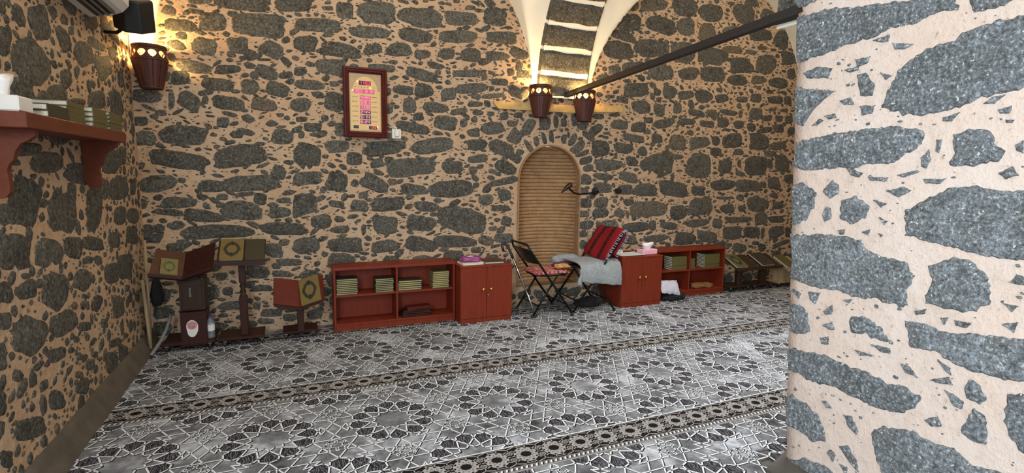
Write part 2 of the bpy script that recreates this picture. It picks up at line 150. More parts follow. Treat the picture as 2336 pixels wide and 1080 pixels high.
def stone_mat(name, mortar, light, dark, warm, edge=0.20, flecks=0.1, scale=1.0, lo=(80, 76, 68), hi=(108, 103, 92), fk=0.8):
    t = NT(name); v = t.coord()
    mcol, mb, mc = mortar_color(t, v, light, dark, warm)
    big = t.noise(v, 6*scale, 5, 0.65); fine = t.noise(v, 55*scale, 5, 0.75); pits = t.noise(v, 120*scale, 3, 0.6)
    tint = t.attr('tint')
    base = t.mix(tint, lin(lo), lin(hi))
    brown = t.math('MULTIPLY', t.math('SUBTRACT', tint, 0.93, True), 9, True)
    base = t.mix(brown, base, lin((122, 100, 72)))
    col = t.mix(t.ramp(big, [(0.35, (0,0,0)), (0.7, (0.75,0.75,0.75))]), base, lin((98, 98, 92)))
    col = t.mix(t.ramp(fine, [(0.36, (fk,fk,fk)), (0.50, (0,0,0))]), col, lin((40, 40, 42)))
    col = t.mix(t.ramp(fine, [(0.54, (0,0,0)), (0.66, (fk,fk,fk))]), col, lin(tuple(min(255, int(c*1.45)) for c in hi)))
    col = t.mix(t.ramp(t.noise(v, 17*scale, 5, 0.8), [(0.36, (0.7,0.7,0.7)), (0.5, (0,0,0))]), col, lin(tuple(int(c*0.62) for c in lo)))
    vo = t.node('ShaderNodeTexVoronoi'); vo.inputs['Scale'].default_value = 26*scale
    wob = t.node('ShaderNodeVectorMath'); wob.operation = 'ADD'
    nn = t.node('ShaderNodeTexNoise'); nn.inputs['Scale'].default_value = 60*scale
    sc = t.node('ShaderNodeVectorMath'); sc.operation = 'SCALE'; sc.inputs[3].default_value = 0.035/scale
    t.link(v, nn.inputs['Vector']); t.link(nn.outputs['Color'], sc.inputs[0]); t.link(v, wob.inputs[0]); t.link(sc.outputs[0], wob.inputs[1])
    t.link(wob.outputs[0], vo.inputs['Vector'])
    fl = t.math('LESS_THAN', vo.outputs['Distance'], flecks*0.55)
    gate = t.math('GREATER_THAN', t.noise(v, 14*scale, 3), 0.52)
    fl = t.math('MULTIPLY', fl, gate)
    col = t.mix(fl, col, lin((205, 205, 198)))
    # mortar smeared over the stone's edge
    e = t.attr('edge')
    rag = t.math('ADD', t.math('MULTIPLY', t.noise(v, 22*scale, 7, 0.8), 2.3), t.math('MULTIPLY', big, 0.5))
    k = t.math('SUBTRACT', t.math('ADD', e, t.math('MULTIPLY', rag, 0.9)), edge + 1.16)
    k = t.math('MULTIPLY', k, 18, True)
    col = t.mix(k, mcol, col)
    mid_ = t.noise(v, 19*scale, 4, 0.7)
    h = t.math('ADD', t.math('ADD', fine, t.math('MULTIPLY', mid_, 1.6)), t.math('MULTIPLY', k, 0.35))
    t.bump(t.math('ADD', h, t.math('MULTIPLY', pits, 0.5)), 0.8, 0.010)
    return t.out(col, 0.85, spec=0.25)

M_L, M_D, M_W = (200, 172, 142), (168, 138, 110), (194, 160, 128)
mortar_mat('mortar', M_L, M_D, M_W)
stone_mat('basalt', None, M_L, M_D, M_W)
P_L, P_D, P_W = (208, 192, 180), (186, 166, 150), (204, 182, 166)
mortar_mat('pier_mortar', P_L, P_D, P_W, 0.42)
stone_mat('pier_basalt', None, P_L, P_D, P_W, edge=0.10, flecks=0.30, scale=1.35, lo=(110, 116, 120), hi=(142, 147, 150), fk=0.75)
stone_mat('dressed_basalt', None, (226, 214, 190), (206, 190, 160), (220, 204, 176), edge=0.22)
plain('plaster', (246, 240, 222), 0.9, var=0.03, scale=3, bump=0.05)
plain('kerb_plaster', (92, 82, 70), 0.85, var=0.25, scale=6)
plain('bare_floor', (84, 80, 74), 0.7, var=0.3, scale=9)
plain('lintel_wood', (200, 164, 104), 0.75, var=0.2, scale=14)
plain('niche_plaster', (150, 118, 84), 0.9, var=0.12, scale=12)

def brick_mat():
    t = NT('thin_brick'); v = t.coord()
    a = t.noise(v, 11, 5, 0.7); b = t.noise(v, 90, 3)
    col = t.mix(t.ramp(a, [(0.3, (0,0,0)), (0.7, (1,1,1))]), lin((160, 122, 84)), lin((190, 154, 114)))
    col = t.mix(t.ramp(b, [(0.55, (0,0,0)), (0.8, (0.5,0.5,0.5))]), col, lin((140, 100, 62)))
    t.bump(t.math('ADD', a, b), 0.5, 0.006)
    return t.out(col, 0.9, spec=0.15)
brick_mat()

def wood_mat(name, a, b, rough=0.38, scale=(3, 40, 3)):
    t = NT(name); v = t.coord('Object', scale)
    f = t.noise(v, 1.5, 5, 0.6)
    col = t.ramp(f, [(0.3, lin(a)), (0.7, lin(b))])
    t.bump(f, 0.08, 0.002)
    return t.out(col, rough, spec=0.28)
wood_mat('mahogany', (112, 40, 20), (128, 48, 25), 0.5, (30, 3, 3))
wood_mat('mahogany_upright', (110, 38, 19), (126, 47, 24), 0.5, (30, 30, 3))
wood_mat('shelf_wood', (94, 44, 26), (110, 54, 32), 0.5, (20, 3, 30))
wood_mat('dark_mahogany', (48, 23, 17), (62, 30, 22), 0.5, (20, 20, 3))
wood_mat('dark_walnut', (50, 34, 23), (64, 44, 29), 0.5, (20, 20, 3))
wood_mat('brown_panel', (70, 42, 24), (84, 52, 30), 0.5, (4, 20, 3))
wood_mat('red_panel', (86, 28, 18), (100, 36, 23), 0.5, (4, 20, 3))
wood_mat('pole_wood', (150, 130, 100), (176, 154, 120), 0.7, (30, 30, 2))
wood_mat('clock_wood', (66, 22, 22), (88, 32, 30), 0.35, (4, 20, 4))
plain('brass', (226, 180, 70), 0.25, 1.0, var=0.05, bump=0)
plain('chrome', (210, 212, 215), 0.15, 1.0, var=0.03, bump=0)
plain('black_metal', (30, 28, 28), 0.4, 0.6, var=0.1, bump=0)
plain('black_plastic', (24, 24, 25), 0.45, var=0.1, bump=0.05)
plain('bar_paint', (34, 33, 34), 0.55, var=0.12, bump=0.05)
plain('grey_plastic', (120, 118, 114), 0.4, var=0.06, bump=0)
plain('white_plastic', (226, 222, 214), 0.4, var=0.02, bump=0)
plain('clay', (74, 34, 24), 0.6, var=0.2, scale=22, bump=0.2)
plain('olive_cover', (92, 84, 46), 0.55, var=0.15, scale=60)
plain('dark_cover', (58, 52, 36), 0.5, var=0.15, scale=60)
plain('gold_cover', (116, 98, 52), 0.5, var=0.12, scale=80)
plain('cover_print', (50, 48, 42), 0.5, var=0.1)
plain('green_print', (66, 84, 40), 0.5, var=0.1)
plain('gilt_pages', (190, 174, 112), 0.6, var=0.12, scale=150)
plain('cream_pages', (224, 214, 190), 0.8, var=0.06, scale=150)
plain('pink_card', (232, 176, 190), 0.6, var=0.05, scale=12)
plain('white_card', (228, 222, 214), 0.7, var=0.03, scale=12)
plain('tissue', (240, 236, 232), 0.9, var=0.03, scale=40)
plain('paper', (206, 206, 198), 0.9, var=0.05, scale=12)
plain('purple_film', (140, 70, 120), 0.35, var=0.5, scale=26)
plain('grey_fleece', (142, 146, 146), 0.95, var=0.18, scale=26, bump=0.5)
plain('maroon_cloth', (92, 34, 62), 0.9, var=0.25, scale=20, bump=0.4)
plain('yellow_cloth', (188, 140, 84), 0.9, var=0.3, scale=30, bump=0.4)
plain('white_cloth', (196, 194, 204), 0.9, var=0.12, scale=18, bump=0.3)
plain('brown_cloth', (128, 82, 46), 0.9, var=0.2, scale=24, bump=0.4)
plain('black_cloth', (24, 23, 26), 0.9, var=0.25, scale=24, bump=0.4)
plain('sticker_pink', (196, 130, 134), 0.5, var=0.3, scale=60, bump=0)
plain('fringe', (150, 150, 165), 0.9, var=0.5, scale=180, bump=0.3)
plain('blue_cap', (60, 70, 120), 0.4, var=0.05, bump=0)
plain('display_black', (22, 8, 14), 0.2, var=0.05, bump=0)
plain('display_pink', (206, 92, 128), 0.3, var=0.1, scale=90, bump=0)
plain('dial_gold', (222, 184, 120), 0.3, var=0.06, scale=30, bump=0)
plain('dial_bronze', (178, 148, 104), 0.3, var=0.08, scale=30, bump=0)
plain('dial_ink', (92, 66, 40), 0.5, var=0.05, bump=0)
glow('led_red', (255, 30, 90), 1.6)
glow('led_pink', (255, 130, 170), 0.9)
glow('led_amber', (255, 190, 80), 3.0)
glow('bulb_glow', (255, 190, 80), 30.0)

def glass_mat():
    t = NT('clear_plastic'); t.b.inputs['Transmission Weight'].default_value = 0.85
    t.b.inputs['IOR'].default_value = 1.33
    return t.out(lin((225, 232, 238)), 0.1)
glass_mat()

def rug_mat():
    t = NT('red_kilim'); v = t.coord('UV')
    s = t.node('ShaderNodeSeparateXYZ'); t.link(v, s.inputs[0])
    x = s.outputs[0]; y = s.outputs[1]
    bands = t.math('ABSOLUTE', t.math('SUBTRACT', t.math('FRACT', t.math('MULTIPLY', x, 2.4)), 0.62))
    zig = t.math('ABSOLUTE', t.math('SUBTRACT', t.math('FRACT', t.math('MULTIPLY', y, 16)), 0.5))
    m = t.math('LESS_THAN', t.math('ADD', bands, t.math('MULTIPLY', zig, 0.12)), 0.19)
    n = t.noise(v, 60, 2)
    m2 = t.math('MULTIPLY', m, t.math('GREATER_THAN', t.math('ADD', n, t.math('MULTIPLY', zig, 0.5)), 0.48))
    col = t.mix(m2, lin((138, 32, 34)), lin((40, 26, 28)))
    col = t.mix(t.math('MULTIPLY', m, t.math('GREATER_THAN', n, 0.60)), col, lin((120, 60, 44)))
    t.bump(t.noise(v, 130, 2), 0.4, 0.004)
    return t.out(col, 0.95, spec=0.1)
rug_mat()

def cushion_mat():
    t = NT('pink_check'); v = t.coord('UV')
    ck = t.node('ShaderNodeTexChecker'); ck.inputs['Scale'].default_value = 16
    ck.inputs['Color1'].default_value = lin((190, 96, 96)); ck.inputs['Color2'].default_value = lin((92, 30, 44))
    t.link(v, ck.inputs['Vector'])
    n = t.noise(v, 7, 3)
    col = t.mix(t.ramp(n, [(0.45, (0,0,0)), (0.6, (0.8,0.8,0.8))]), ck.outputs[0], lin((196, 130, 110)))
    return t.out(col, 0.9)
cushion_mat()

def carpet_mat():
    t = NT('carpet_ground'); v = t.coord()
    a = t.noise(v, 3.2, 6, 0.62); b = t.noise(v, 12, 5, 0.7); c = t.noise(v, 260, 2)
    f = t.math('ADD', t.math('MULTIPLY', a, 0.65), t.math('MULTIPLY', b, 0.35))
    col = t.ramp(f, [(0.36, lin((58, 56, 57))), (0.50, lin((120, 120, 123))), (0.64, lin((192, 195, 200)))])
    t.bump(c, 0.4, 0.003)
    return t.out(col, 0.9, spec=0.3)
carpet_mat()
def petal_mat():
    t = NT('carpet_petal'); v = t.coord('Object', (1, 0.45, 1))
    w = t.node('ShaderNodeTexWave'); w.inputs['Scale'].default_value = 22; w.inputs['Distortion'].default_value = 14
    w.inputs['Detail'].default_value = 3; w.inputs['Detail Scale'].default_value = 1.6; t.link(v, w.inputs['Vector'])
    col = t.ramp(w.outputs['Fac'], [(0.35, lin((34, 31, 34))), (0.75, lin((66, 63, 68))), (1.0, lin((120, 118, 124)))])
    return t.out(col, 0.9, spec=0.3)
petal_mat()
plain('carpet_line', (220, 220, 220), 0.9, var=0.06, scale=200, spec=0.3)
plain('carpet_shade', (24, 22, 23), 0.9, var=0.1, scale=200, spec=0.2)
plain('carpet_border', (158, 152, 146), 0.9, var=0.1, scale=160, spec=0.3)
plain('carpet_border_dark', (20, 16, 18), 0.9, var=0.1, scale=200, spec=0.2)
plain('carpet_grey', (112, 108, 104), 0.9, var=0.12, scale=60, spec=0.3)

# ------------------------------------------------------------------ mesh helpers
class MB:
    """collects faces; build() links them as one mesh object"""
    def __init__(self):
        self.v = []; self.f = []; self.mi = []; self.mats = []; self.uv = None; self.attrs = {}; self.smooth = False
    def slot(self, m):
        if m not in self.mats: self.mats.append(m)
        return self.mats.index(m)
    def add(self, verts, faces, m=None):
        o = len(self.v); self.v.extend([tuple(p) for p in verts]); s = self.slot(m) if m else 0
        for f in faces: self.f.append(tuple(i + o for i in f)); self.mi.append(s)
        return o
    def box(self, x0, x1, y0, y1, z0, z1, m=None, bev=0.0):
        b = min(bev, abs(x1-x0)/2.2, abs(y1-y0)/2.2, abs(z1-z0)/2.2)
        if b <= 0:
            v = [(x, y, z) for z in (z0, z1) for y in (y0, y1) for x in (x0, x1)]
            f = [(0,2,3,1), (4,5,7,6), (0,1,5,4), (2,6,7,3), (0,4,6,2), (1,3,7,5)]
            self.add(v, f, m); return
        c = ((x0+x1)/2, (y0+y1)/2, (z0+z1)/2); h = (abs(x1-x0)/2, abs(y1-y0)/2, abs(z1-z0)/2)
        v = []; idx = {}
        for sx in (-1, 1):
            for sy in (-1, 1):
                for sz in (-1, 1):
                    for a in range(3):
                        p = [c[i] + (sx, sy, sz)[i]*(h[i] - (0 if i == a else b)) for i in range(3)]
                        idx[(sx, sy, sz, a)] = len(v); v.append(p)
        f = []
        for a in range(3):
            u, w = [i for i in range(3) if i != a]
            for s in (-1, 1):
                q = []
                for su, sw in ((-1,-1), (1,-1), (1,1), (-1,1)):
                    k = [0,0,0]; k[a] = s; k[u] = su; k[w] = sw; q.append(idx[(*k, a)])
                if (s > 0) != (a != 1): q = q[::-1]
                f.append(q)
        for a in range(3):      # edges running along a
            u, w = [i for i in range(3) if i != a]
            for su in (-1, 1):
                for sw in (-1, 1):
                    k1 = [0,0,0]; k2 = [0,0,0]
                    k1[a] = -1; k2[a] = 1
                    for k in (k1, k2): k[u] = su; k[w] = sw
                    q = [idx[(*k1, u)], idx[(*k2, u)], idx[(*k2, w)], idx[(*k1, w)]]
                    f.append(q)
        for sx in (-1, 1):
            for sy in (-1, 1):
                for sz in (-1, 1):
                    f.append([idx[(sx, sy, sz, a)] for a in range(3)])
        self.add(v, f, m); self.fix = True
    def tube(self, pts, r, n=8, m=None, caps=True):
        pts = [Vector(p) for p in pts]; rs = r if isinstance(r, (list, tuple)) else [r]*len(pts)
        verts = []; up = None
        for i, p in enumerate(pts):
            d = (pts[min(i+1, len(pts)-1)] - pts[max(i-1, 0)]).normalized()
            if up is None: up = d.orthogonal().normalized()
            up = (up - d*up.dot(d))
            up = up.normalized() if up.length > 1e-6 else d.orthogonal().normalized()
            s = d.cross(up)
            for k in range(n):
                a = 2*math.pi*k/n
                verts.append(p + (up*math.cos(a) + s*math.sin(a))*rs[i])
        faces = []
        for i in range(len(pts)-1):
            for k in range(n):
                a = i*n+k; b = i*n+(k+1) % n
                faces.append((a, b, b+n, a+n))
        if caps:
            faces.append(tuple(range(n))[::-1]); faces.append(tuple(range((len(pts)-1)*n, len(pts)*n)))
        self.add(verts, faces, m)
    def lathe(self, prof, c=(0,0,0), n=20, m=None, a0=0, a1=2*math.pi):
        full = abs(a1-a0-2*math.pi) < 1e-6; cols = n if full else n+1
        verts = []
        for r, z in prof:
            for k in range(cols):
                a = a0 + (a1-a0)*k/n
                verts.append((c[0]+r*math.cos(a), c[1]+r*math.sin(a), c[2]+z))
        faces = []
        for i in range(len(prof)-1):
            for k in range(n):
                k2 = (k+1) % cols
                faces.append((i*cols+k, i*cols+k2, (i+1)*cols+k2, (i+1)*cols+k))
        self.add(verts, faces, m)
    def board(self, p, th, m=None):
        """four corners (counter-clockwise seen from the face side), thickness behind"""
        p = [Vector(q) for q in p]; n = (p[1]-p[0]).cross(p[3]-p[0]).normalized()
        v = p + [q - n*th for q in p]
        self.add(v, [(0,1,2,3), (7,6,5,4), (0,4,5,1), (1,5,6,2), (2,6,7,3), (3,7,4,0)], m)
    def prism(self, poly, d, m=None):
        """poly: list of 3-D points; d: extrusion vector"""
        n = len(poly); d = Vector(d); v = [Vector(p) for p in poly] + [Vector(p)+d for p in poly]
        f = [tuple(range(n)), tuple(range(2*n-1, n-1, -1))]
        for i in range(n): j = (i+1) % n; f.append((i, i+n, j+n, j))
        self.add(v, f, m)
    def build(self, name, mat=None, parent=None, smooth=False, recalc=False):
        me = bpy.data.meshes.new(name); me.from_pydata(self.v, [], self.f)
        if mat: me.materials.append(MATS[mat])
        else:
            for m in self.mats: me.materials.append(MATS[m])
            me.polygons.foreach_set('material_index', self.mi)
        for k, vals in self.attrs.items():
            a = me.attributes.new(k, 'FLOAT', 'POINT'); a.data.foreach_set('value', vals)
        if self.uv:
            u = me.uv_layers.new(name='UVMap')
            for lp in me.loops: u.data[lp.index].uv = self.uv[lp.vertex_index]
        if recalc or getattr(self, 'fix', False):
            import bmesh
            b = bmesh.new(); b.from_mesh(me); bmesh.ops.recalc_face_normals(b, faces=b.faces); b.to_mesh(me); b.free()
        if smooth: me.polygons.foreach_set('use_smooth', [True]*len(me.polygons))
        me.update()
        o = bpy.data.objects.new(name, me); COL.objects.link(o)
        if parent: o.parent = parent
        return o

def thing(name, label, cat, loc=(0,0,0), rz=0.0, group=None):
    o = bpy.data.objects.new(name, None); COL.objects.link(o)
    o.empty_display_size = 0.1
    o.location = loc; o.rotation_euler = (0, 0, rz); o['label'] = label; o['category'] = cat
    if group: o['group'] = group
    return o
def tag(o, label, cat, group=None):
    o['label'] = label; o['category'] = cat
    if group: o['group'] = group
    return o
def struct(o): o['kind'] = 'structure'; return o
def stuff(o): o['kind'] = 'stuff'; return o
def copy_thing(src, loc, rz, label, group=None):
    c = src.copy(); COL.objects.link(c); c.location = loc; c.rotation_euler = (0, 0, rz); c['label'] = label
    if group: c['group'] = group
    for ch in list(src.children):
        d = ch.copy(); COL.objects.link(d); d.parent = c
        for g in ch.children:
            e = g.copy(); COL.objects.link(e); e.parent = d
    return c

# ------------------------------------------------------------------ the rubble walls
def und(a, b, s=0.0):
    return 0.014*mnoise.noise(Vector((a*1.3+s, b*1.3, s))) + 0.006*mnoise.noise(Vector((a*4.1, b*4.1+s, 3.3)))
FR = {'main': lambda a, b, d: (a, YW - d - und(a, b, 1.0), b),
      'left': lambda a, b, d: (XL + d + und(a, b, 7.0), a, b),
      'pier': lambda a, b, d: (XP - d - und(a, b, 12.0)*0.8, a, b)}

def ell_outline(s, rng, n=20):
    """an angular, chipped outline inside the stone's box"""
    cx, cy, ax, ay, bx, by = [v/1000.0 for v in s]
    p = rng.uniform(2.2, 5.0); ph = rng.uniform(0, 6.28)
    k1, k2, k3 = rng.uniform(-.10, .10), rng.uniform(-.09, .09), rng.uniform(-.05, .05)
    size = math.sqrt(math.hypot(ax, ay)*math.hypot(bx, by))
    out = []; corners = sorted(rng.uniform(0, 6.28) for _ in range(7)); cr = [rng.uniform(-.10, .10) for _ in range(7)]
    for i in range(n):
        t = 2*math.pi*(i+rng.uniform(-.3, .3))/n
        c, q = math.cos(t), math.sin(t)
        r = 1.17*(abs(c)**p + abs(q)**p)**(-1/p)
        tt = t % 6.2832; a = [k for k in range(7) if corners[k] <= tt]; lo = a[-1] if a else 6; hi = (lo+1) % 7
        span = (corners[hi]-corners[lo]) % 6.2832; w = ((tt-corners[lo]) % 6.2832)/max(span, 1e-3)
        r *= 1 + k1*math.cos(2*t+ph) + k2*math.cos(3*t+ph*2) + cr[lo]*(1-w) + cr[hi]*w + rng.uniform(-.055, .055)
        out.append((cx + r*(ax*c + bx*q), cy + r*(ay*c + by*q)))
    return (cx, cy), out

def stone_mesh(mb, frame, ctr, out, rng, h=0.005, tint=None):
    """sunk rim, raised shoulder, flat crown; 'edge' fades in towards the crown"""
    P = FR[frame]; n = len(out); cx, cy = ctr
    tint = rng.random() if tint is None else tint
    verts = []; e = []
    tilt = rng.uniform(-.004, .004)
    for k, d, ev in ((1.0, -0.002, 0.0), (0.82, h*0.7, 0.5), (0.58, h, 0.95)):
        for (x, y) in out:
            a = cx + (x-cx)*k; b = cy + (y-cy)*k
            dd = d + (rng.uniform(-.002, .003) + tilt*(y-cy)*8 if d > 0 else 0)
            verts.append(P(a, b, dd)); e.append(ev)
    verts.append(P(cx, cy, h*1.15)); e.append(1.0)
    f = []
    for r in range(2):
        for i in range(n):
            j = (i+1) % n; f.append((r*n+i, r*n+j, (r+1)*n+j, (r+1)*n+i))
    for i in range(n): f.append((2*n+i, 2*n+(i+1) % n, 3*n))
    if frame == 'left': f = [q[::-1] for q in f]
    if frame == 'pier': pass
    mb.add(verts, f)
    mb.attrs.setdefault('edge', []).extend(e); mb.attrs.setdefault('tint', []).extend([tint]*len(verts))

def parse(s): return [[int(v) for v in q.split(',')] for q in s.split(';')]

def inside_any(a, b, cells, size=0.5, grow=1.15):
    for s in cells.get((int(a//size), int(b//size)), ()):
        cx, cy, ax, ay, bx, by = s
        det = ax*by - ay*bx
        if abs(det) < 1e-9: continue
        dx, dy = a-cx, b-cy
        u = (dx*by - dy*bx)/det; w = (ax*dy - ay*dx)/det
        if (abs(u)**2.6 + abs(w)**2.6) < grow: return True
    return False
def cellmap(stones, size=0.5):
    cells = {}
    for s in stones:
        q = [v/1000.0 for v in s]; rx = abs(q[2])+abs(q[4]); ry = abs(q[3])+abs(q[5])
        for i in range(int((q[0]-rx)//size), int((q[0]+rx)//size)+1):
            for j in range(int((q[1]-ry)//size), int((q[1]+ry)//size)+1):
                cells.setdefault((i, j), []).append(q)
    return cells

def chips(frame, cells, bounds, count, rng, size, ok=lambda a, b: True, h=0.006, fl=0.5, got=None):
    mb = MB(); placed = {}
    for _ in range(count):
        a = rng.uniform(bounds[0], bounds[1]); b = rng.uniform(bounds[2], bounds[3])
        w = size[0]*(size[1]/size[0])**(rng.random()**1.6)
        hh = w*rng.uniform(fl*0.5, fl*1.5)
        if not ok(a, b): continue
        if inside_any(a, b, cells, grow=1.25) or inside_any(a-w*.8, b, cells) or inside_any(a+w*.8, b, cells) \
           or inside_any(a, b+hh*.8, cells) or inside_any(a, b-hh*.8, cells): continue
        key = (int(a/0.05), int(b/0.05)); clash = False
        for i in (-1, 0, 1):
            for j in (-1, 0, 1):
                for (pa, pb, pw, ph) in placed.get((key[0]+i, key[1]+j), ()):
                    if abs(pa-a) < (pw+w)*0.85 and abs(pb-b) < (ph+hh)*0.95: clash = True
        if clash: continue
        placed.setdefault(key, []).append((a, b, w, hh))
        if got is not None: got.append([int(q*1000) for q in (a, b, w*1.05, 0, 0, hh*1.05)])
        n = rng.choice((6, 7, 8)); rot = rng.gauss(0, 0.35); ca, sa = math.cos(rot), math.sin(rot)
        out = []
        for i in range(n):
            t = 2*math.pi*(i+rng.uniform(-.25, .25))/n; r = rng.uniform(0.75, 1.15)
            x = w*r*math.cos(t); y = hh*r*math.sin(t)
            out.append((a + x*ca - y*sa, b + x*sa + y*ca))
        P = FR[frame]; v = []; e = []; tn = rng.random()*0.6
        if rng.random() < .12: tn = 1.0
        for k, d, ev in ((1.0, -0.002, 0.30), (0.72, h*0.6, 0.9)):
            for x, y in out: v.append(P(a+(x-a)*k, b+(y-b)*k, d)); e.append(ev)
        v.append(P(a, b, h)); e.append(1.0)
        f = [(i, (i+1) % n, n+(i+1) % n, n+i) for i in range(n)] + [(n+i, n+(i+1) % n, 2*n) for i in range(n)]
        if frame == 'left': f = [q[::-1] for q in f]
        mb.add(v, f); mb.attrs.setdefault('edge', []).extend(e); mb.attrs.setdefault('tint', []).extend([tn]*len(v))
    return mb

def grid_patch(mb, frame, us, vs_of):
    """us: list of a; vs_of(a) -> list of b (same length for all)"""
    cols = [[FR[frame](a, b, 0.0) for b in vs_of(a)] for a in us]
    m = len(cols[0]); v = [p for c in cols for p in c]; f = []
    for i in range(len(us)-1):
        for j in range(m-1):
            q = (i*m+j, (i+1)*m+j, (i+1)*m+j+1, i*m+j+1)
            f.append(q if frame != 'left' else q[::-1])
    mb.add(v, f)
def lsp(a, b, n): return [a + (b-a)*i/(n-1) for i in range(n)]

# niche opening
NX, NR, NZ0, NZS = 2.69, 0.395, 0.22, 1.405
def arch_z(x, r=NR): return NZS + math.sqrt(max(0.0, r*r - (x-NX)**2))
wall = MB()
TOPZ = 4.15
grid_patch(wall, 'main', lsp(-1.3, NX-NR, 64), lambda a: lsp(-0.05, TOPZ, 70))
grid_patch(wall, 'main', lsp(NX+NR, 6.85, 64), lambda a: lsp(-0.05, TOPZ, 70))
grid_patch(wall, 'main', lsp(NX-NR, NX+NR, 25), lambda a: lsp(arch_z(a), TOPZ, 44))
grid_patch(wall, 'main', lsp(NX-NR, NX+NR, 25), lambda a: lsp(-0.05, NZ0, 5))
wall_back = struct(wall.build('wall_back', 'mortar', smooth=True))

rng = random.Random(11)
MS = parse(MAIN_STONES)
NICHE_ANG = []
def in_niche(a, b, g=0.0): return abs(a-NX) < NR+g and NZ0-g < b < (arch_z(a, NR+g) if abs(a-NX) < NR+g else 0)
MS = [s for s in MS if not in_niche(s[0]/1000, s[1]/1000, 0.02)]
# rows the furniture hides in the photograph
extra = []
def fill_rows(bounds, ref, rng, wr=(0.07, 0.16), hr=(0.045, 0.08), tries=900, grow=1.5):
    got = []
    for _ in range(tries):
        a = rng.uniform(bounds[0], bounds[1]); b = rng.uniform(bounds[2], bounds[3])
        w = rng.uniform(*wr); h = rng.uniform(*hr)
        cm = cellmap(ref + got)
        if any(inside_any(a+du*w, b+dv*h, cm, grow=grow) for du, dv in ((0,0),(1,0),(-1,0),(0,1),(0,-1),(.8,.8),(-.8,.8),(.8,-.8),(-.8,-.8))): continue
        got.append([int(v*1000) for v in (a, b, w, rng.uniform(-.015, .015), rng.uniform(-.015, .015), h)])
    return got
extra += fill_rows((-0.95, 2.2, 0.05, 0.72), MS, rng, tries=420)
extra += fill_rows((3.2, 6.6, 0.05, 0.72), MS, rng, tries=420)
extra += fill_rows((2.35, 3.05, 0.02, 0.17), MS, rng, (0.05, 0.1), (0.03, 0.05), tries=60)
main_all = MS + extra
for k, s in enumerate(MS[:296]):
    mb = MB(); c, out = ell_outline(s, rng); stone_mesh(mb, 'main', c, out, rng)
    mb.build('stone', 'basalt', wall_back, smooth=True)
mb = MB()
for s in MS[296:] + extra:
    c, out = ell_outline(s, rng, 14); stone_mesh(mb, 'main', c, out, rng)
stuff(mb.build('small_stones', 'basalt', wall_back, smooth=True))
cm = cellmap(main_all)
mid = []
mb = chips('main', cm, (-1.1, 6.7, 0.03, 4.0), 16000, rng, (0.032, 0.085), ok=lambda a, b: not in_niche(a, b, 0.07), fl=0.5, got=mid)
stuff(mb.build('middling_stones', 'basalt', wall_back, smooth=True))
cm = cellmap(main_all + mid)
mb = chips('main', cm, (-1.1, 6.7, 0.03, 4.0), 30000, rng, (0.010, 0.036), ok=lambda a, b: not in_niche(a, b, 0.05), fl=0.42)
stuff(mb.build('stone_chips', 'basalt', wall_back, smooth=True))
# old timber bedded in the wall above the niche
lb = MB()
lb.prism([(1.995, YW-0.03, 2.205), (2.05, YW-0.03, 2.150), (2.90, YW-0.03, 2.155), (3.60, YW-0.03, 2.205), (3.60, YW-0.03, 2.28), (2.85, YW-0.03, 2.235), (1.995, YW-0.03, 2.225)], (0, 0.06, 0))
lb.build('timber_lintel', 'lintel_wood', wall_back, recalc=True)

# ---- niche lining: courses of thin brick in a hollow half cylinder under a half dome
def niche_ring(z, r0, off, n=18):
    r = NR-0.012 if z <= NZS else math.sqrt(max(0.0, (NR-0.012)**2 - (z-NZS)**2))
    r = max(0.004, r + off)
    pts = []
    for k in range(n+1):
        a = math.pi*k/n
        pts.append((NX + r*math.cos(a), YW + 0.055 + 0.62*r*math.sin(a), z))
    return pts
nb = MB(); zs = lsp(NZ0, NZS+NR-0.02, 60)
rows = [niche_ring(z, NR, 0.024) for z in zs]
v = [p for r_ in rows for p in r_]; m_ = 19
nb.add(v, [(i*m_+j, i*m_+j+1, (i+1)*m_+j+1, (i+1)*m_+j) for i in range(len(rows)-1) for j in range(m_-1)])
# reveal and thin plaster rim
rim = []
for x, z in [(NX-NR, NZ0)] + [(NX-NR, NZS)] + [(NX - NR*math.cos(math.pi*k/22), NZS + NR*math.sin(math.pi*k/22)) for k in range(1, 22)] + [(NX+NR, NZS), (NX+NR, NZ0)]:
    rim.append((x, z))
v = []; f = []
for i, (x, z) in enumerate(rim):
    k = 0.955
    cz = NZS if z > NZS else z
    xi = NX + (x-NX)*k; zi = cz + (z-cz)*k
    v += [(x, YW-0.012, z), (xi, YW-0.012, zi), (xi, YW+0.075, zi), (x, YW+0.02, z)]
for i in range(len(rim)-1):
    for a, b in ((0, 1), (1, 2)):
        f.append((i*4+a, i*4+b, (i+1)*4+b, (i+1)*4+a))
    f.append((i*4+3, i*4, (i+1)*4, (i+1)*4+3))
nb.add(v, f)
nb.add([(NX-NR, YW-0.01, NZ0), (NX+NR, YW-0.01, NZ0), (NX+NR, YW+0.4, NZ0+0.005), (NX-NR, YW+0.4, NZ0+0.005)], [(0,1,2,3)])
niche = nb.build('niche_lining', 'niche_plaster', wall_back)
rng2 = random.Random(5)
z = NZ0 + 0.004
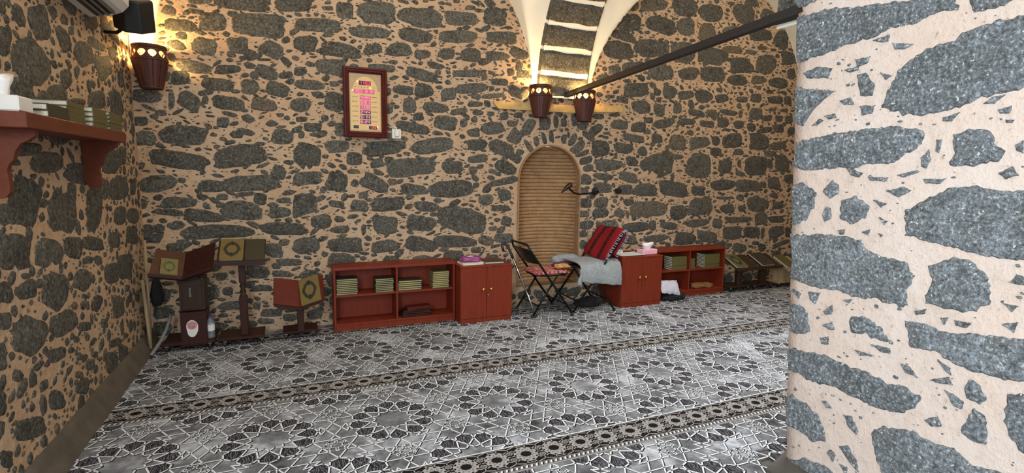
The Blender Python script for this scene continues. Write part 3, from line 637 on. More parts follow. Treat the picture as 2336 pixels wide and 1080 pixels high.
while z < NZS + NR - 0.045:
    hgt = 0.0415 + rng2.uniform(-.004, .004)
    mb = MB(); prof = [(0.0, 0.026), (0.003, 0.001), (hgt*0.5, -0.004), (hgt-0.011, 0.0), (hgt-0.007, 0.026)]
    wv = [rng2.uniform(-.0022, .0022) for _ in range(19)]
    v = []
    for dz, off in prof:
        for q, p in enumerate(niche_ring(min(z+dz, NZS+NR-0.02), NR, off + rng2.uniform(-.001, .001))):
            v.append((p[0], p[1], z+dz+wv[q]))
    mb.add(v, [(i*m_+j, i*m_+j+1, (i+1)*m_+j+1, (i+1)*m_+j) for i in range(4) for j in range(m_-1)])
    mb.build('brick_course', 'thin_brick', niche)
    z += hgt

# ---- left wall
lw = MB()
grid_patch(lw, 'left', lsp(0.35, 5.3, 70), lambda a: lsp(-0.05, 4.1, 56))
wall_left = struct(lw.build('wall_left', 'mortar', smooth=True))
LS = [s for s in parse(LEFT_STONES) if s[0] + abs(s[2]) + abs(s[4]) < 5130]
LS_more = fill_rows((0.45, 1.9, 0.1, 3.9), LS, rng, (0.08, 0.2), (0.06, 0.13), tries=420) + fill_rows((1.9, 5.0, 2.45, 3.9), LS, rng, (0.08, 0.2), (0.06, 0.13), tries=420)
for s in LS:
    mb = MB(); c, out = ell_outline(s, rng); stone_mesh(mb, 'left', c, out, rng)
    mb.build('stone', 'basalt', wall_left, smooth=True)
mb = MB()
for s in LS_more: c, out = ell_outline(s, rng, 14); stone_mesh(mb, 'left', c, out, rng)
stuff(mb.build('small_stones', 'basalt', wall_left, smooth=True))
cm = cellmap(LS + LS_more)
mid = []
mb = chips('left', cm, (0.4, 5.1, 0.10, 4.0), 9000, rng, (0.032, 0.075), fl=0.8, got=mid)
stuff(mb.build('middling_stones', 'basalt', wall_left, smooth=True))
cm = cellmap(LS + LS_more + mid)
mb = chips('left', cm, (0.4, 5.1, 0.10, 4.0), 14000, rng, (0.010, 0.034), fl=0.8)
stuff(mb.build('stone_chips', 'basalt', wall_left, smooth=True))
# rounded plaster kerb at the foot of the left wall
kb = MB(); prof = [(XL-0.02, 0.14), (XL+0.018, 0.13), (XL+0.035, 0.085), (XL+0.055, 0.05), (XL+0.075, 0.02), (XL+0.082, -0.01)]
ys = lsp(0.35, 5.12, 40); v = []
for y in ys:
    for x, z in prof: v.append((x + 0.006*mnoise.noise(Vector((y*3, z*9, 0))), y, z + 0.008*mnoise.noise(Vector((y*2, 5, x)))))
m6 = len(prof); kb.add(v, [(i*m6+j, i*m6+j+1, (i+1)*m6+j+1, (i+1)*m6+j) for i in range(len(ys)-1) for j in range(m6-1)])
struct(kb.build('baseboard_left', 'kerb_plaster', smooth=True))

# ---- the pier on the right
def pier_edge(z): return 1.785 + 0.062*z + 0.012*mnoise.noise(Vector((z*7, 1, 2)))
pw = MB()
zs = lsp(0.002, 4.1, 130); na = 26
v = []
for z in zs:
    ye = pier_edge(z)
    for q in range(na):
        y = 0.15 + (ye-0.15)*q/(na-1)
        v.append(FR['pier'](y, z, -0.0 if q < na-1 else -0.018))
    for xx in (XP+0.06, 2.75, 3.1): v.append((xx, ye+0.012, z))
    v.append((3.1, 0.15, z)); v.append((XP, 0.15, z))
mm = na + 5
pw.add(v, [(i*mm+j, i*mm+j+1, (i+1)*mm+j+1, (i+1)*mm+j) for i in range(len(zs)-1) for j in range(mm-1)])
wall_pier = struct(pw.build('wall_right', 'pier_mortar', smooth=True))
def poly_stone(mb, frame, poly, rng, h=0.012):
    pts = [(poly[i]/1000, poly[i+1]/1000) for i in range(0, len(poly), 2)]
    A = sum(pts[i][0]*pts[(i+1) % len(pts)][1] - pts[(i+1) % len(pts)][0]*pts[i][1] for i in range(len(pts)))/2
    if A < 0: pts = pts[::-1]; A = -A
    step = 0.012 if A > 0.004 else 0.006
    out = []
    for i, p in enumerate(pts):
        q = pts[(i+1) % len(pts)]; L = math.hypot(q[0]-p[0], q[1]-p[1]); n = max(1, int(L/step))
        for k in range(n):
            t = k/n; x = p[0]+(q[0]-p[0])*t; y = p[1]+(q[1]-p[1])*t; am = min(1.0, math.sqrt(A)/0.12)
            g = am*(0.010*mnoise.noise(Vector((x*38, y*38, 3))) + 0.006*mnoise.noise(Vector((x*110, y*110, 7))))
            out.append([x - (q[1]-p[1])/L*g + rng.uniform(-.0012, .0012), y + (q[0]-p[0])/L*g + rng.uniform(-.0012, .0012)])
    for o in out: o[0] = min(o[0], pier_edge(o[1]) - 0.001)
    n = len(out); P = FR[frame]; size = math.sqrt(A)
    nrm = []
    for i in range(n):
        a = out[i-3 if n > 12 else i-1]; b = out[(i+3) % n if n > 12 else (i+1) % n]
        dx, dy = b[0]-a[0], b[1]-a[1]; L = math.hypot(dx, dy) or 1
        nrm.append((-dy/L, dx/L))
    v = []; e = []; tint = rng.uniform(0.3, 0.75)
    for ins, d, ev in ((0.0, -0.004, 0.0), (min(0.011, size*0.08), h*0.5, 0.45), (min(0.030, size*0.16), h*0.75, 1.0)):
        for (x, y), (nx, ny) in zip(out, nrm): v.append(P(x+nx*ins, y+ny*ins, d)); e.append(ev)
    f = []
    for r in range(2):
        for i in range(n):
            j = (i+1) % n; f.append((r*n+i, (r+1)*n+i, (r+1)*n+j, r*n+j))
    f.append(tuple(range(3*n-1, 2*n-1, -1)))
    mb.add(v, f); mb.attrs.setdefault('edge', []).extend(e); mb.attrs.setdefault('tint', []).extend([tint]*len(v))
PS = parse(PIER_STONES)
for poly in PS:
    mb = MB(); poly_stone(mb, 'pier', poly, rng); mb.build('stone', 'pier_basalt', wall_pier)
pe = []
for poly in PS:
    xs = poly[0::2]; yy = poly[1::2]
    pe.append([(min(xs)+max(xs))//2, (min(yy)+max(yy))//2, max(8, (max(xs)-min(xs))//2), 0, 0, max(8, (max(yy)-min(yy))//2)])
more = fill_rows((0.3, 1.75, 2.5, 3.9), pe, rng, (0.08, 0.2), (0.05, 0.1), tries=250) + fill_rows((0.22, 0.84, 0.1, 2.45), pe, rng, (0.07, 0.15), (0.05, 0.11), tries=420) + fill_rows((0.22, 0.84, 0.1, 2.45), pe, rng, (0.02, 0.04), (0.015, 0.03), tries=200)
mb = MB()
for s in more: c, out = ell_outline(s, rng, 14); stone_mesh(mb, 'pier', c, out, rng)
stuff(mb.build('small_stones', 'pier_basalt', wall_pier))
mb = chips('pier', cellmap(pe + more), (0.25, 1.8, 0.03, 2.5), 900, rng, (0.004, 0.014), ok=lambda a, b: a < pier_edge(b)-0.03, fl=0.6)
stuff(mb.build('stone_chips', 'pier_basalt', wall_pier))

# ---- vaulted ceiling: groin vaults springing just above the lamps
SP = 2.30
def zx_left(x):
    return SP + math.sqrt(max(0.0, 1.71**2 - (x-0.74)**2))
def zx_right(x):
    return SP + math.sqrt(max(0.0, 1.71**2 - (x-4.88)**2))
def zy(y, c): return SP + math.sqrt(max(0.0, 1.65**2 - (y-c)**2))
def vault_x(x):
    if x < 2.79: return zx_left(x)
    return zx_right(x)
cb = MB()
def cosl(a, b, n): return [a + (b-a)*(1-math.cos(math.pi*i/(n-1)))/2 for i in range(n)]
for (x0, x1, fx) in ((-1.12, 2.52, zx_left), (3.06, 6.80, zx_right)):
    for c in (3.5, 0.2):
        xs = cosl(x0, x1, 90); ys = cosl(c-1.65, c+1.65, 90)
        v = [(x, y, max(fx(x), zy(y, c))) for x in xs for y in ys]
        cb.add(v, [(i*90+j, i*90+j+1, (i+1)*90+j+1, (i+1)*90+j) for i in range(89) for j in range(89)])
ceiling = struct(cb.build('ceiling', 'plaster', smooth=True))
# transverse arch of dressed basalt blocks between the two bays
def arch(c, name):
    R0, R1 = 1.57, 1.95; body = MB(); n = 48; v = []
    for k in range(n+1):
        a = math.pi*k/n
        for r in (R0+0.012, R1):
            for x in (2.505, 3.075): v.append((x, c + r*math.cos(a), SP + r*math.sin(a)))
    f = []
    for k in range(n):
        a = 4*k; b = 4*(k+1)
        f += [(a, a+1, b+1, b), (a, b, b+2, a+2), (a+1, a+3, b+3, b+1)]
    body.add(v, f)
    rib = struct(body.build(name, 'plaster'))
    nb_ = 20; r3 = random.Random(3)
    for k in range(nb_):
        a0 = math.pi*k/nb_ + 0.011; a1 = math.pi*(k+1)/nb_ - 0.011
        mb = MB(); v = []; e = []; xs = [2.497, 2.515, 2.62, 2.79, 2.96, 3.065, 3.083]; ths = lsp(a0, a1, 7)
        tn = r3.uniform(0.25, 0.6)
        # intrados face
        for i, th in enumerate(ths):
            for j, x in enumerate(xs):
                rim_ = i in (0, 6); side = j in (0, 6)
                rr = R0 + (0.014 if rim_ else 0) + (0.004 if side else 0) + r3.uniform(-.003, .003)
                jx = r3.uniform(-.004, .004)
                v.append((x+jx*0.5, c + rr*math.cos(th + (jx if rim_ else 0)), SP + rr*math.sin(th + (jx if rim_ else 0))))
                e.append(0.1 if rim_ else 1.0)
        f = [(i*7+j, i*7+j+1, (i+1)*7+j+1, (i+1)*7+j) for i in range(6) for j in range(6)]
        mb.add(v, f)
        for x, side in ((2.497, 0), (3.083, 1)):
            v2 = []
            for i, th in enumerate(ths):
                for rr in (R0+0.004, R0+0.14, R1):
                    v2.append((x, c + rr*math.cos(th), SP + rr*math.sin(th))); e.append(0.6 if i in (0, 6) else 1.0)
            mb.add(v2, [(i*3+j, i*3+j+1, (i+1)*3+j+1, (i+1)*3+j) for i in range(6) for j in range(2)])
        mb.attrs = {'edge': e, 'tint': [tn]*len(e)}
        mb.build('arch_block', 'dressed_basalt', rib)
arch(3.5, 'trim_1')
arch(0.2, 'trim_2')
# big dressed impost block of the arch set in the wall face
# plain far walls that close the room out of view
mb = MB(); mb.box(6.80, 6.95, -1.45, 5.3, 0, 4.2); struct(mb.build('wall_far_right', 'mortar'))
mb = MB(); mb.box(3.4, 6.95, -1.60, -1.45, 0, 4.2); mb.box(-1.3, -0.6, -1.60, -1.45, 0, 4.2); struct(mb.build('wall_front', 'mortar'))

# ------------------------------------------------------------------ floor and carpet
fb = MB(); fb.add([(-1.3, -3.0, -0.012), (6.95, -3.0, -0.012), (6.95, 5.3, -0.012), (-1.3, 5.3, -0.012)], [(0,1,2,3)])
struct(fb.build('floor', 'bare_floor'))
carpet = MB(); cx0, cx1, cy0, cy1 = -1.045, 6.80, -1.45, 5.14
carpet.prism([(cx0, cy0, -0.010), (2.19, cy0, -0.010), (2.19, 1.74, -0.010), (2.30, 1.90, -0.010), (cx1, 1.90, -0.010), (cx1, cy1, -0.010), (cx0, cy1, -0.010)], (0, 0, 0.010), 'carpet_ground'); carpet.fix = True
carpet_o = tag(carpet.build('carpet', None), 'grey prayer carpet with white star lattice and dark border stripes', 'carpet')

def clip_poly(p, lo, hi, ax=1):
    for lim, sg in ((lo, 1), (hi, -1)):
        q = []
        for i in range(len(p)):
            a, b = p[i-1], p[i]; da, db = sg*(a[ax]-lim), sg*(b[ax]-lim)
            if (da >= 0) != (db >= 0):
                t = da/(da-db); q.append((a[0]+(b[0]-a[0])*t, a[1]+(b[1]-a[1])*t))
            if db >= 0: q.append(b)
        p = q
        if len(p) < 3: return []
    return p
def pol(r, a): return (r*math.cos(math.radians(a)), r*math.sin(math.radians(a)))
LA = 0.670; LH = LA*math.sqrt(3)/2
SEG = []; PET = []
for i in range(12):
    b = 30*i + 15
    A = pol(0.096, b)
    SEG += [(A, pol(0.235, b+34)), (A, pol(0.235, b-34))]
    a = 30*i
    PET.append([pol(0.126, a), pol(0.217, a-14.5), pol(0.235, a-11), pol(0.250, a), pol(0.235, a+11), pol(0.217, a+14.5)])
    SEG += [(pol(0.235, a-11), pol(0.250, a)), (pol(0.235, a+11), pol(0.250, a))]
for i in range(6):          # slivers that close the long lines at each link between two stars
    c, s = math.cos(math.radians(60*i)), math.sin(math.radians(60*i))
    for sg in (1, -1):
        SEG.append(((0.252*c, 0.252*s), (0.264*c - sg*0.045*s, 0.264*s + sg*0.045*c)))
MOT = []
for i in range(6):
    c = pol(0.045, 60*i)
    h6 = [(c[0]+pol(0.0205, 60*k)[0], c[1]+pol(0.0205, 60*k)[1]) for k in range(6)]
    MOT += [(h6[k], h6[(k+1) % 6]) for k in range(6)]
TRI = []
for up in (0, 1):
    l = []; st = [90+120*k if up == 0 else 30+120*k for k in range(3)]      # directions of the three stars
    if up == 1: st = [90+180+120*k for k in range(3)]
    for k in range(3):
        l.append((pol(0.137, st[k]), pol(0.137, st[(k+1) % 3])))
        n = pol(0.0585, st[k]); d = pol(0.236, st[k]+90)
        l.append(((n[0]+d[0], n[1]+d[1]), (n[0]-d[0], n[1]-d[1])))
    TRI.append(l)
CARP = {m: MB() for m in ('carpet_line', 'carpet_shade', 'carpet_petal')}
stripes = [3.63 + 1.29*k for k in range(-4, 2)]
def emit(poly, m, z, lo, hi):
    p = clip_poly(poly, lo, hi)
    if p: p = clip_poly(p, cx0, cx1, 0)
    if p and len(p) >= 3 and not (sum(q[0] for q in p)/len(p) > 2.19 and sum(q[1] for q in p)/len(p) < 1.80):
        CARP[m].add([(x, y, z) for x, y in p], [tuple(range(len(p)))])
def ribbon(a, b, w, off=(0, 0)):
    dx, dy = b[0]-a[0], b[1]-a[1]; L = math.hypot(dx, dy) or 1; nx, ny = -dy/L*w/2, dx/L*w/2; ex, ey = dx/L*w/2, dy/L*w/2
    return [(a[0]-ex-nx+off[0], a[1]-ey-ny+off[1]), (b[0]+ex-nx+off[0], b[1]+ey-ny+off[1]), (b[0]+ex+nx+off[0], b[1]+ey+ny+off[1]), (a[0]-ex+nx+off[0], a[1]-ey+ny+off[1])]
TRIMAP = (1, 0)
for s_i in range(len(stripes)-1):
    yc = (stripes[s_i]+stripes[s_i+1])/2 + 0.012
    lo, hi = stripes[s_i] + 0.100, min(stripes[s_i+1] - 0.140, cy1)
    if hi <= lo: continue
    for row in (-1, 0, 1):
        for k in range(-3, 12):
            X = 0.53 + LA*k + (LA/2 if row else 0); Y = yc + LH*row
            if X < cx0-0.5 or X > cx1+0.5: continue
            for p in PET: emit([(X+x, Y+y) for x, y in p], 'carpet_petal', 0.0006, lo, hi)
            for a, b in SEG:
                A = (X+a[0], Y+a[1]); B = (X+b[0], Y+b[1])
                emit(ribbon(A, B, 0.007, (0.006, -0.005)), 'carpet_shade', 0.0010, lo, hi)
                emit(ribbon(A, B, 0.0085), 'carpet_line', 0.0016, lo, hi)
            for up, (dx, dy) in enumerate(((LA/2, -LH/3), (LA/2, LH/3))):
                cx, cy = X+dx, Y+dy
                for a, b in MOT + TRI[TRIMAP[up]]:
                    A = (cx+a[0], cy+a[1]); B = (cx+b[0], cy+b[1])
                    wd = 0.0065 if (a, b) in MOT else 0.008
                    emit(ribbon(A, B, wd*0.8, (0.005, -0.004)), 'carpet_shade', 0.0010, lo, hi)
                    emit(ribbon(A, B, wd), 'carpet_line', 0.0016, lo, hi)
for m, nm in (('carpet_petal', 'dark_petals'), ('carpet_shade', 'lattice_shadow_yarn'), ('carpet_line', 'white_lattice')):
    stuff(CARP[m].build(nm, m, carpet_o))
# border stripes
def ngon(mb, cx, cy, rx, ry, n, z, m, rot=0.0, ph=0.0):
    c, s = math.cos(rot), math.sin(rot); v = []
    for i in range(n):
        a = 2*math.pi*i/n + ph; x, y = rx*math.cos(a), ry*math.sin(a)
        v.append((cx + x*c - y*s, cy + x*s + y*c, z))
    mb.add(v, [tuple(range(n))], m)
for yc in stripes:
    if yc > cy1 or yc < cy0: continue
    b = MB()
    xe = cx1 if yc > 2.0 else 2.18
    def strip(y0, y1, z, m, xe=xe): b.add([(cx0, yc+y0, z), (xe, yc+y0, z), (xe, yc+y1, z), (cx0, yc+y1, z)], [(0,1,2,3)], m)
    strip(-0.140, 0.100, 0.0005, 'carpet_grey'); strip(-0.092, 0.088, 0.0008, 'carpet_border_dark')
    strip(0.092, 0.0995, 0.0018, 'carpet_line'); strip(-0.138, -0.131, 0.0016, 'carpet_border')
    x = 0.279 - 0.168*8
    def rb(p0, p1, w=0.006, z=0.0011, m='carpet_border'): b.add([(q[0], q[1], z) for q in ribbon(p0, p1, w)], [(0,1,2,3)], m)
    while x < xe - 0.1:
        if x > cx0-0.03:
            ngon(b, x, yc, 0.066, 0.070, 20, 0.0012, 'carpet_border')
            ngon(b, x, yc, 0.031, 0.027, 10, 0.0017, 'carpet_border_dark')
            for i in range(10):
                a = 2*math.pi*(i+.5)/10; a2 = 2*math.pi*i/10
                ngon(b, x+0.044*math.cos(a), yc+0.044*math.sin(a), 0.0085, 0.0055, 6, 0.0014, 'carpet_grey', a)
                ngon(b, x+0.035*math.cos(a2), yc+0.033*math.sin(a2), 0.004, 0.003, 4, 0.0016, 'carpet_border_dark', a)
                ngon(b, x+0.059*math.cos(a2), yc+0.060*math.sin(a2), 0.0085, 0.0065, 6, 0.0015, 'carpet_border_dark', a2+1.57)
                rb((x+0.066*math.cos(a2), yc+0.070*math.sin(a2)), (x+0.084*math.cos(a2), yc+0.086*math.sin(a2)))
            for sy in (-1, 1):
                rb((x-0.084, yc+sy*0.071), (x-0.040, yc+sy*0.087)); rb((x+0.084, yc+sy*0.071), (x+0.040, yc+sy*0.087))
                rb((x+0.084, yc+sy*0.014), (x+0.064, yc+sy*0.030)); rb((x+0.084, yc+sy*0.014), (x+0.104, yc+sy*0.030))
                rb((x+0.064, yc+sy*0.030), (x+0.084, yc+sy*0.050)); rb((x+0.104, yc+sy*0.030), (x+0.084, yc+sy*0.050))
                rb((x+0.084, yc+sy*0.050), (x+0.084, yc+sy*0.071)); rb((x-0.03, yc+sy*0.0815), (x+0.03, yc+sy*0.0815), 0.004)
                ngon(b, x+0.084, yc+sy*0.032, 0.009, 0.009, 6, 0.0013, 'carpet_grey')
            for q in range(6):
                xx = x + 0.028*q
                b.add([(xx, yc-0.122, 0.0014), (xx+0.010, yc-0.122, 0.0014), (xx+0.019, yc-0.102, 0.0014), (xx+0.009, yc-0.102, 0.0014)], [(0,1,2,3)], 'carpet_line')
                b.add([(xx+0.013, yc-0.122, 0.0014), (xx+0.019, yc-0.122, 0.0014), (xx+0.027, yc-0.102, 0.0014), (xx+0.021, yc-0.102, 0.0014)], [(0,1,2,3)], 'carpet_border_dark')
        x += 0.168
    o = b.build('border_stripe', None, carpet_o)
# bare dark floor strip round the foot of the pier
pb = MB(); pb.prism([(2.19, -1.4, 0.0), (2.45, -1.4, 0.0), (2.45, 1.83, 0.0), (2.19, 1.74, 0.0)], (0, 0, 0.012)); struct(pb.build('trim_3', 'bare_floor', recalc=True))

# ------------------------------------------------------------------ black tie bar from the wall to the pier
tb = MB(); A_ = Vector((2.83, 5.14, 2.335)); B_ = Vector((2.40, 1.835, 2.335)); d_ = (B_-A_).normalized()
s_ = Vector((0, 0, 1)).cross(d_)*0.023; u_ = Vector((0, 0, 0.023))
tb.add([A_-s_-u_, A_+s_-u_, A_+s_+u_, A_-s_+u_, B_-s_-u_, B_+s_-u_, B_+s_+u_, B_-s_+u_],
       [(0,1,2,3), (7,6,5,4), (0,4,5,1), (1,5,6,2), (2,6,7,3), (3,7,4,0)])
tag(tb.build('tie_bar', 'bar_paint', recalc=True), 'long straight black bar running from above the arched niche to the pier', 'bar')

# ------------------------------------------------------------------ clay pot wall lamps
def make_lamp(loc, rz, label, power):
    t = thing('pot_lamp', label, 'lamp', loc, rz, 'pierced clay pot lamps on the long wall')
    # pot axis stands 0.125 in front of the wall; local z = 0 at the foot
    mb = MB()
    mb.lathe([(0.0, 0.0), (0.072, 0.0), (0.076, 0.008), (0.122, 0.205), (0.128, 0.212), (0.128, 0.220), (0.121, 0.226)], n=14)
    mb.lathe([(0.114, 0.226), (0.115, 0.205), (0.068, 0.012), (0.0, 0.012)], n=14)
    N = 10
    def R(z): return 0.121 + (0.112-0.121)*max(0, min(1, (z-0.226)/0.074))
    for q in range(N):
        a0 = 2*math.pi*q/N; da = 2*math.pi/N; zc, hz = 0.262, 0.036; v = []; K = 16
        def P(u, w, off=0.0):      # u,w in -1..1 inside the panel
            a = a0 + da*(u*0.5+0.5); z = zc + w*hz; r = R(z)+off; return (r*math.cos(a), r*math.sin(a), z)
        for off in (0.0, -0.009):
            for k in range(K):
                t_ = 2*math.pi*k/K; c, s = math.cos(t_), math.sin(t_); m = max(abs(c), abs(s))
                v.append(P(c/m, s/m, off))
            for k in range(K):
                t_ = 2*math.pi*k/K; c, s = math.cos(t_), math.sin(t_)
                v.append(P(c*0.80*(1.0 if s > 0 else (1+s*0.45)), s*0.88 if s < 0 else s*0.62, off))
        f = []
        for k in range(K):
            j = (k+1) % K
            f += [(k, j, K+j, K+k), (2*K+j, 2*K+k, 3*K+k, 3*K+j), (K+k, K+j, 3*K+j, 3*K+k)]
        mb.add(v, f)
    mb.lathe([(0.112, 0.298), (0.118, 0.302), (0.120, 0.318), (0.114, 0.326), (0.104, 0.322), (0.103, 0.298)], n=24)
    pot = mb.build('pot', 'clay', t, smooth=False)
    rb = MB()
    for k in range(7):
        a = math.pi + math.pi*k/6
        rb.tube([(0.077*math.cos(a), 0.077*math.sin(a), 0.006), (0.123*math.cos(a), 0.123*math.sin(a), 0.204)], 0.0035, 5)
    rb.lathe([(0.073, -0.004), (0.080, 0.0), (0.080, 0.010), (0.073, 0.014)], n=20)
    rb.build('ribs', 'clay', t)
    bk = MB(); bk.box(-0.02, 0.02, 0.07, 0.140, 0.06, 0.10, bev=0.003); bk.build('wall_bracket', 'black_metal', t)
    bu = MB(); bu.lathe([(0.0, 0.20), (0.02, 0.205), (0.032, 0.235), (0.022, 0.268), (0.0, 0.278)], n=16); bu.build('bulb', 'bulb_glow', t, smooth=True)
    l = bpy.data.lights.new('lamp_light', 'POINT'); l.energy = power; l.color = (1.0, 0.63, 0.22); l.shadow_soft_size = 0.03
    lo = bpy.data.objects.new('lamp_light', l); COL.objects.link(lo); lo.parent = t; lo.location = (0, 0, 0.305)
    return t
make_lamp((2.475, 5.005, 2.075), 0.0, 'lit brown clay pot lamp on the left above the niche', 15)
make_lamp((3.015, 5.005, 2.060), 0.2, 'lit brown clay pot lamp behind the black bar', 15)
lm = make_lamp((-0.960, 4.985, 2.105), 0.35, 'lit brown clay pot lamp in the corner under the black loudspeaker', 22)

# ------------------------------------------------------------------ digital prayer-time clock
ck = thing('wall_clock', 'framed digital prayer time clock with red digits on the stone wall', 'clock', (0.495, 5.045, 1.795))
CW, CH = 0.395, 0.635
fr = MB()
def frame_ring(mb, w, h, outer, steps):
    """mitred moulding: steps = [(inset, y)]"""
    v = []
    for ins, y in steps:
        v += [(ins, y, ins), (w-ins, y, ins), (w-ins, y, h-ins), (ins, y, h-ins)]
    f = []
    for r in range(len(steps)-1):
        for k in range(4): f.append((r*4+k, r*4+(k+1) % 4, (r+1)*4+(k+1) % 4, (r+1)*4+k))
    mb.add(v, f)
frame_ring(fr, CW, CH, 0, [(0.006, 0.075), (0.0, 0.068), (0.0, 0.012), (0.006, 0.0), (0.018, -0.004), (0.026, 0.004), (0.036, 0.0), (0.046, 0.008), (0.054, 0.022), (0.054, 0.04)])
fr.add([(0.006, 0.075, 0.006), (CW-0.006, 0.075, 0.006), (CW-0.006, 0.075, CH-0.006), (0.006, 0.075, CH-0.006)], [(3,2,1,0)])
fr.build('frame', 'clock_wood', ck, recalc=True)
pn = MB(); pn.add([(0.05, 0.030, 0.05), (CW-0.05, 0.030, 0.05), (CW-0.05, 0.030, CH-0.05), (0.05, 0.030, CH-0.05)], [(0,1,2,3)]); pn.build('dial', 'dial_bronze', ck)
PX0, PX1, PZ0, PZ1 = 0.058, CW-0.058, 0.058, CH-0.058; PWd = PX1-PX0; PHt = PZ1-PZ0
def U(u): return PX0 + PWd*u
def Wz(w): return PZ1 - PHt*w
ar = MB(); arc = [(U(0.02), Wz(0.98)), (U(0.98), Wz(0.98)), (U(0.98), Wz(0.29))]
for k in range(0, 17):
    a = math.pi*k/16; arc.append((U(0.5) + PWd*0.40*math.cos(a), Wz(0.29) + PWd*0.46*math.sin(a)))
arc.append((U(0.02), Wz(0.29)))
ar.prism([(x, 0.0285, z) for x, z in arc], (0, 0.0015, 0)); ar.build('arch_panel', 'dial_gold', ck, recalc=True)
SEGS = {'0': 'abcdef', '1': 'bc', '2': 'abged', '3': 'abgcd', '4': 'fgbc', '5': 'afgcd', '6': 'afgedc', '7': 'abc', '8': 'abcdefg', '9': 'abcdfg', ' ': ''}
def digits(mb, s, x, z, w, h, y):
    th = w*0.22; cx = x
    for ch in s:
        if ch == ':':
            for zz in (0.3, 0.7): mb.box(cx, cx+th, y-0.001, y, z+h*zz-th/2, z+h*zz+th/2)
            cx += th*2.2; continue
        sl = lambda zz: (zz-z)*0.10
        S = {'a': (0, w, h-th, h), 'd': (0, w, 0, th), 'g': (0, w, h/2-th/2, h/2+th/2), 'b': (w-th, w, h/2, h), 'c': (w-th, w, 0, h/2), 'f': (0, th, h/2, h), 'e': (0, th, 0, h/2)}
        for c in SEGS[ch]:
            q = S[c]; mb.box(cx+q[0], cx+q[1], y-0.001, y, z+q[2]+0.0006, z+q[3]-0.0006)
        cx += w*1.32
def display(u0, u1, w0, w1, bgm, s, led, fx=0.12):
    d = MB(); d.box(U(u0), U(u1), 0.0245, 0.0285, Wz(w1), Wz(w0), bev=0.0008)
    dp = d.build('display', bgm, ck)
    if s:
        g = MB(); ww = U(u1)-U(u0); hh = Wz(w0)-Wz(w1); n = sum(0.42 if c == ':' else 1.32 for c in s)
        dw = min(ww*0.88/n, hh*0.62); digits(g, s, U(u0)+ww*fx*0.5, Wz(w1)+hh*0.12, dw, hh*0.76, 0.0242)
        stuff(g.build('digits', led, dp))
display(0.30, 0.68, 0.120, 0.190, 'display_black', '11:03', 'led_red')
display(0.13, 0.80, 0.265, 0.335, 'display_pink', '2023 10 26', 'led_pink')
for k, s in enumerate(('4:30', '5:51', '11:33', '2:44', '5:14', '6:24')):
    w0 = 0.375 + 0.086*k
    display(0.32, 0.67, w0, w0+0.066, 'display_pink' if k < 3 else 'display_black', s, 'led_pink')
display(0.10, 0.27, 0.905, 0.955, 'display_black', '', 'led_red')
display(0.60, 0.86, 0.905, 0.965, 'display_black', ' 23', 'led_red')
tk = MB(); r4 = random.Random(4)
for k in range(6):
    for u0, n in ((0.07, 5), (0.70, 5)):
        for q in range(n): 
            x = U(u0 + 0.038*q); z = Wz(0.402+0.086*k); tk.box(x, x+0.0065, 0.0272, 0.0284, z, z+0.006*r4.uniform(.6, 1.2))
for k in range(7):
    x = U(0.17+0.10*k); z = Wz(0.235); tk.box(x, x+0.008, 0.0272, 0.0284, z, z+0.007)
stuff(tk.build('dial_lettering', 'dial_ink', ck))
for u, w in ((0.25, 0.135), (0.665, 0.235), (0.09, 0.285), (0.88, 0.915)):
    m = MB(); m.lathe([(0.0, 0.0), (0.006, 0.0), (0.006, 0.003), (0.0, 0.004)], n=10)
    m.v = [(U(u)+x, 0.0285-z, Wz(w)+y) for x, y, z in m.v]; m.build('indicator_light', 'led_amber', ck)
# wall socket with plug
so = thing('wall_socket', 'small white wall socket with plug at the corner of the clock', 'socket', (0.985, 5.138, 1.842))
m = MB(); m.box(-0.044, 0.044, -0.030, 0.012, -0.046, 0.046, bev=0.006); m.build('plate', 'white_plastic', so)
m = MB(); m.box(-0.022, 0.020, -0.062, -0.028, -0.026, 0.036, bev=0.006); m.build('plug', 'white_plastic', so)
m = MB(); m.tube([(0.0, -0.045, 0.03), (-0.005, -0.04, 0.055), (-0.03, -0.02, 0.066), (-0.05, 0.0, 0.062), (-0.075, 0.0, 0.068)], 0.005, 6); m.build('cord', 'white_plastic', so)

# ------------------------------------------------------------------ microphone on a gooseneck, cable, round knob
mc = thing('wall_microphone', 'black gooseneck microphone reaching from the wall across the niche', 'microphone', (3.27, 5.125, 1.285))
m = MB(); m.lathe([(0.0, -0.01), (0.042, -0.01), (0.042, 0.012), (0.03, 0.03), (0.014, 0.036), (0.0, 0.038)], n=20); m.v = [(x, -z, y) for x, y, z in m.v]; m.build('wall_flange', 'black_plastic', mc)
m = MB(); m.tube([(0, -0.03, 0), (-0.08, -0.07, -0.012), (-0.19, -0.13, -0.022), (-0.33, -0.20, -0.024), (-0.43, -0.25, -0.005), (-0.50, -0.29, 0.03), (-0.53, -0.31, 0.065)], 0.010, 8); m.build('gooseneck', 'black_metal', mc, smooth=True)
m = MB(); m.tube([(-0.49, -0.29, 0.09), (-0.505, -0.30, 0.083), (-0.54, -0.315, 0.065), (-0.575, -0.33, 0.045), (-0.61, -0.345, 0.022), (-0.64, -0.36, 0.004)], [0.016, 0.027, 0.026, 0.020, 0.013, 0.008], 12); m.build('microphone_head', 'black_plastic', mc, smooth=True)
m = MB(); m.tube([(-0.12, -0.09, -0.02), (-0.125, -0.06, -0.12), (-0.115, -0.03, -0.3), (-0.10, -0.03, -0.5), (-0.08, -0.03, -0.72), (-0.07, -0.03, -0.95)], 0.0045, 6); m.build('cable', 'grey_plastic', mc, smooth=True)
m = MB(); m.lathe([(0.0, -0.02), (0.034, -0.02), (0.036, 0.015), (0.030, 0.03), (0.0, 0.034)], n=20); m.v = [(x, -z, y) for x, y, z in m.v]
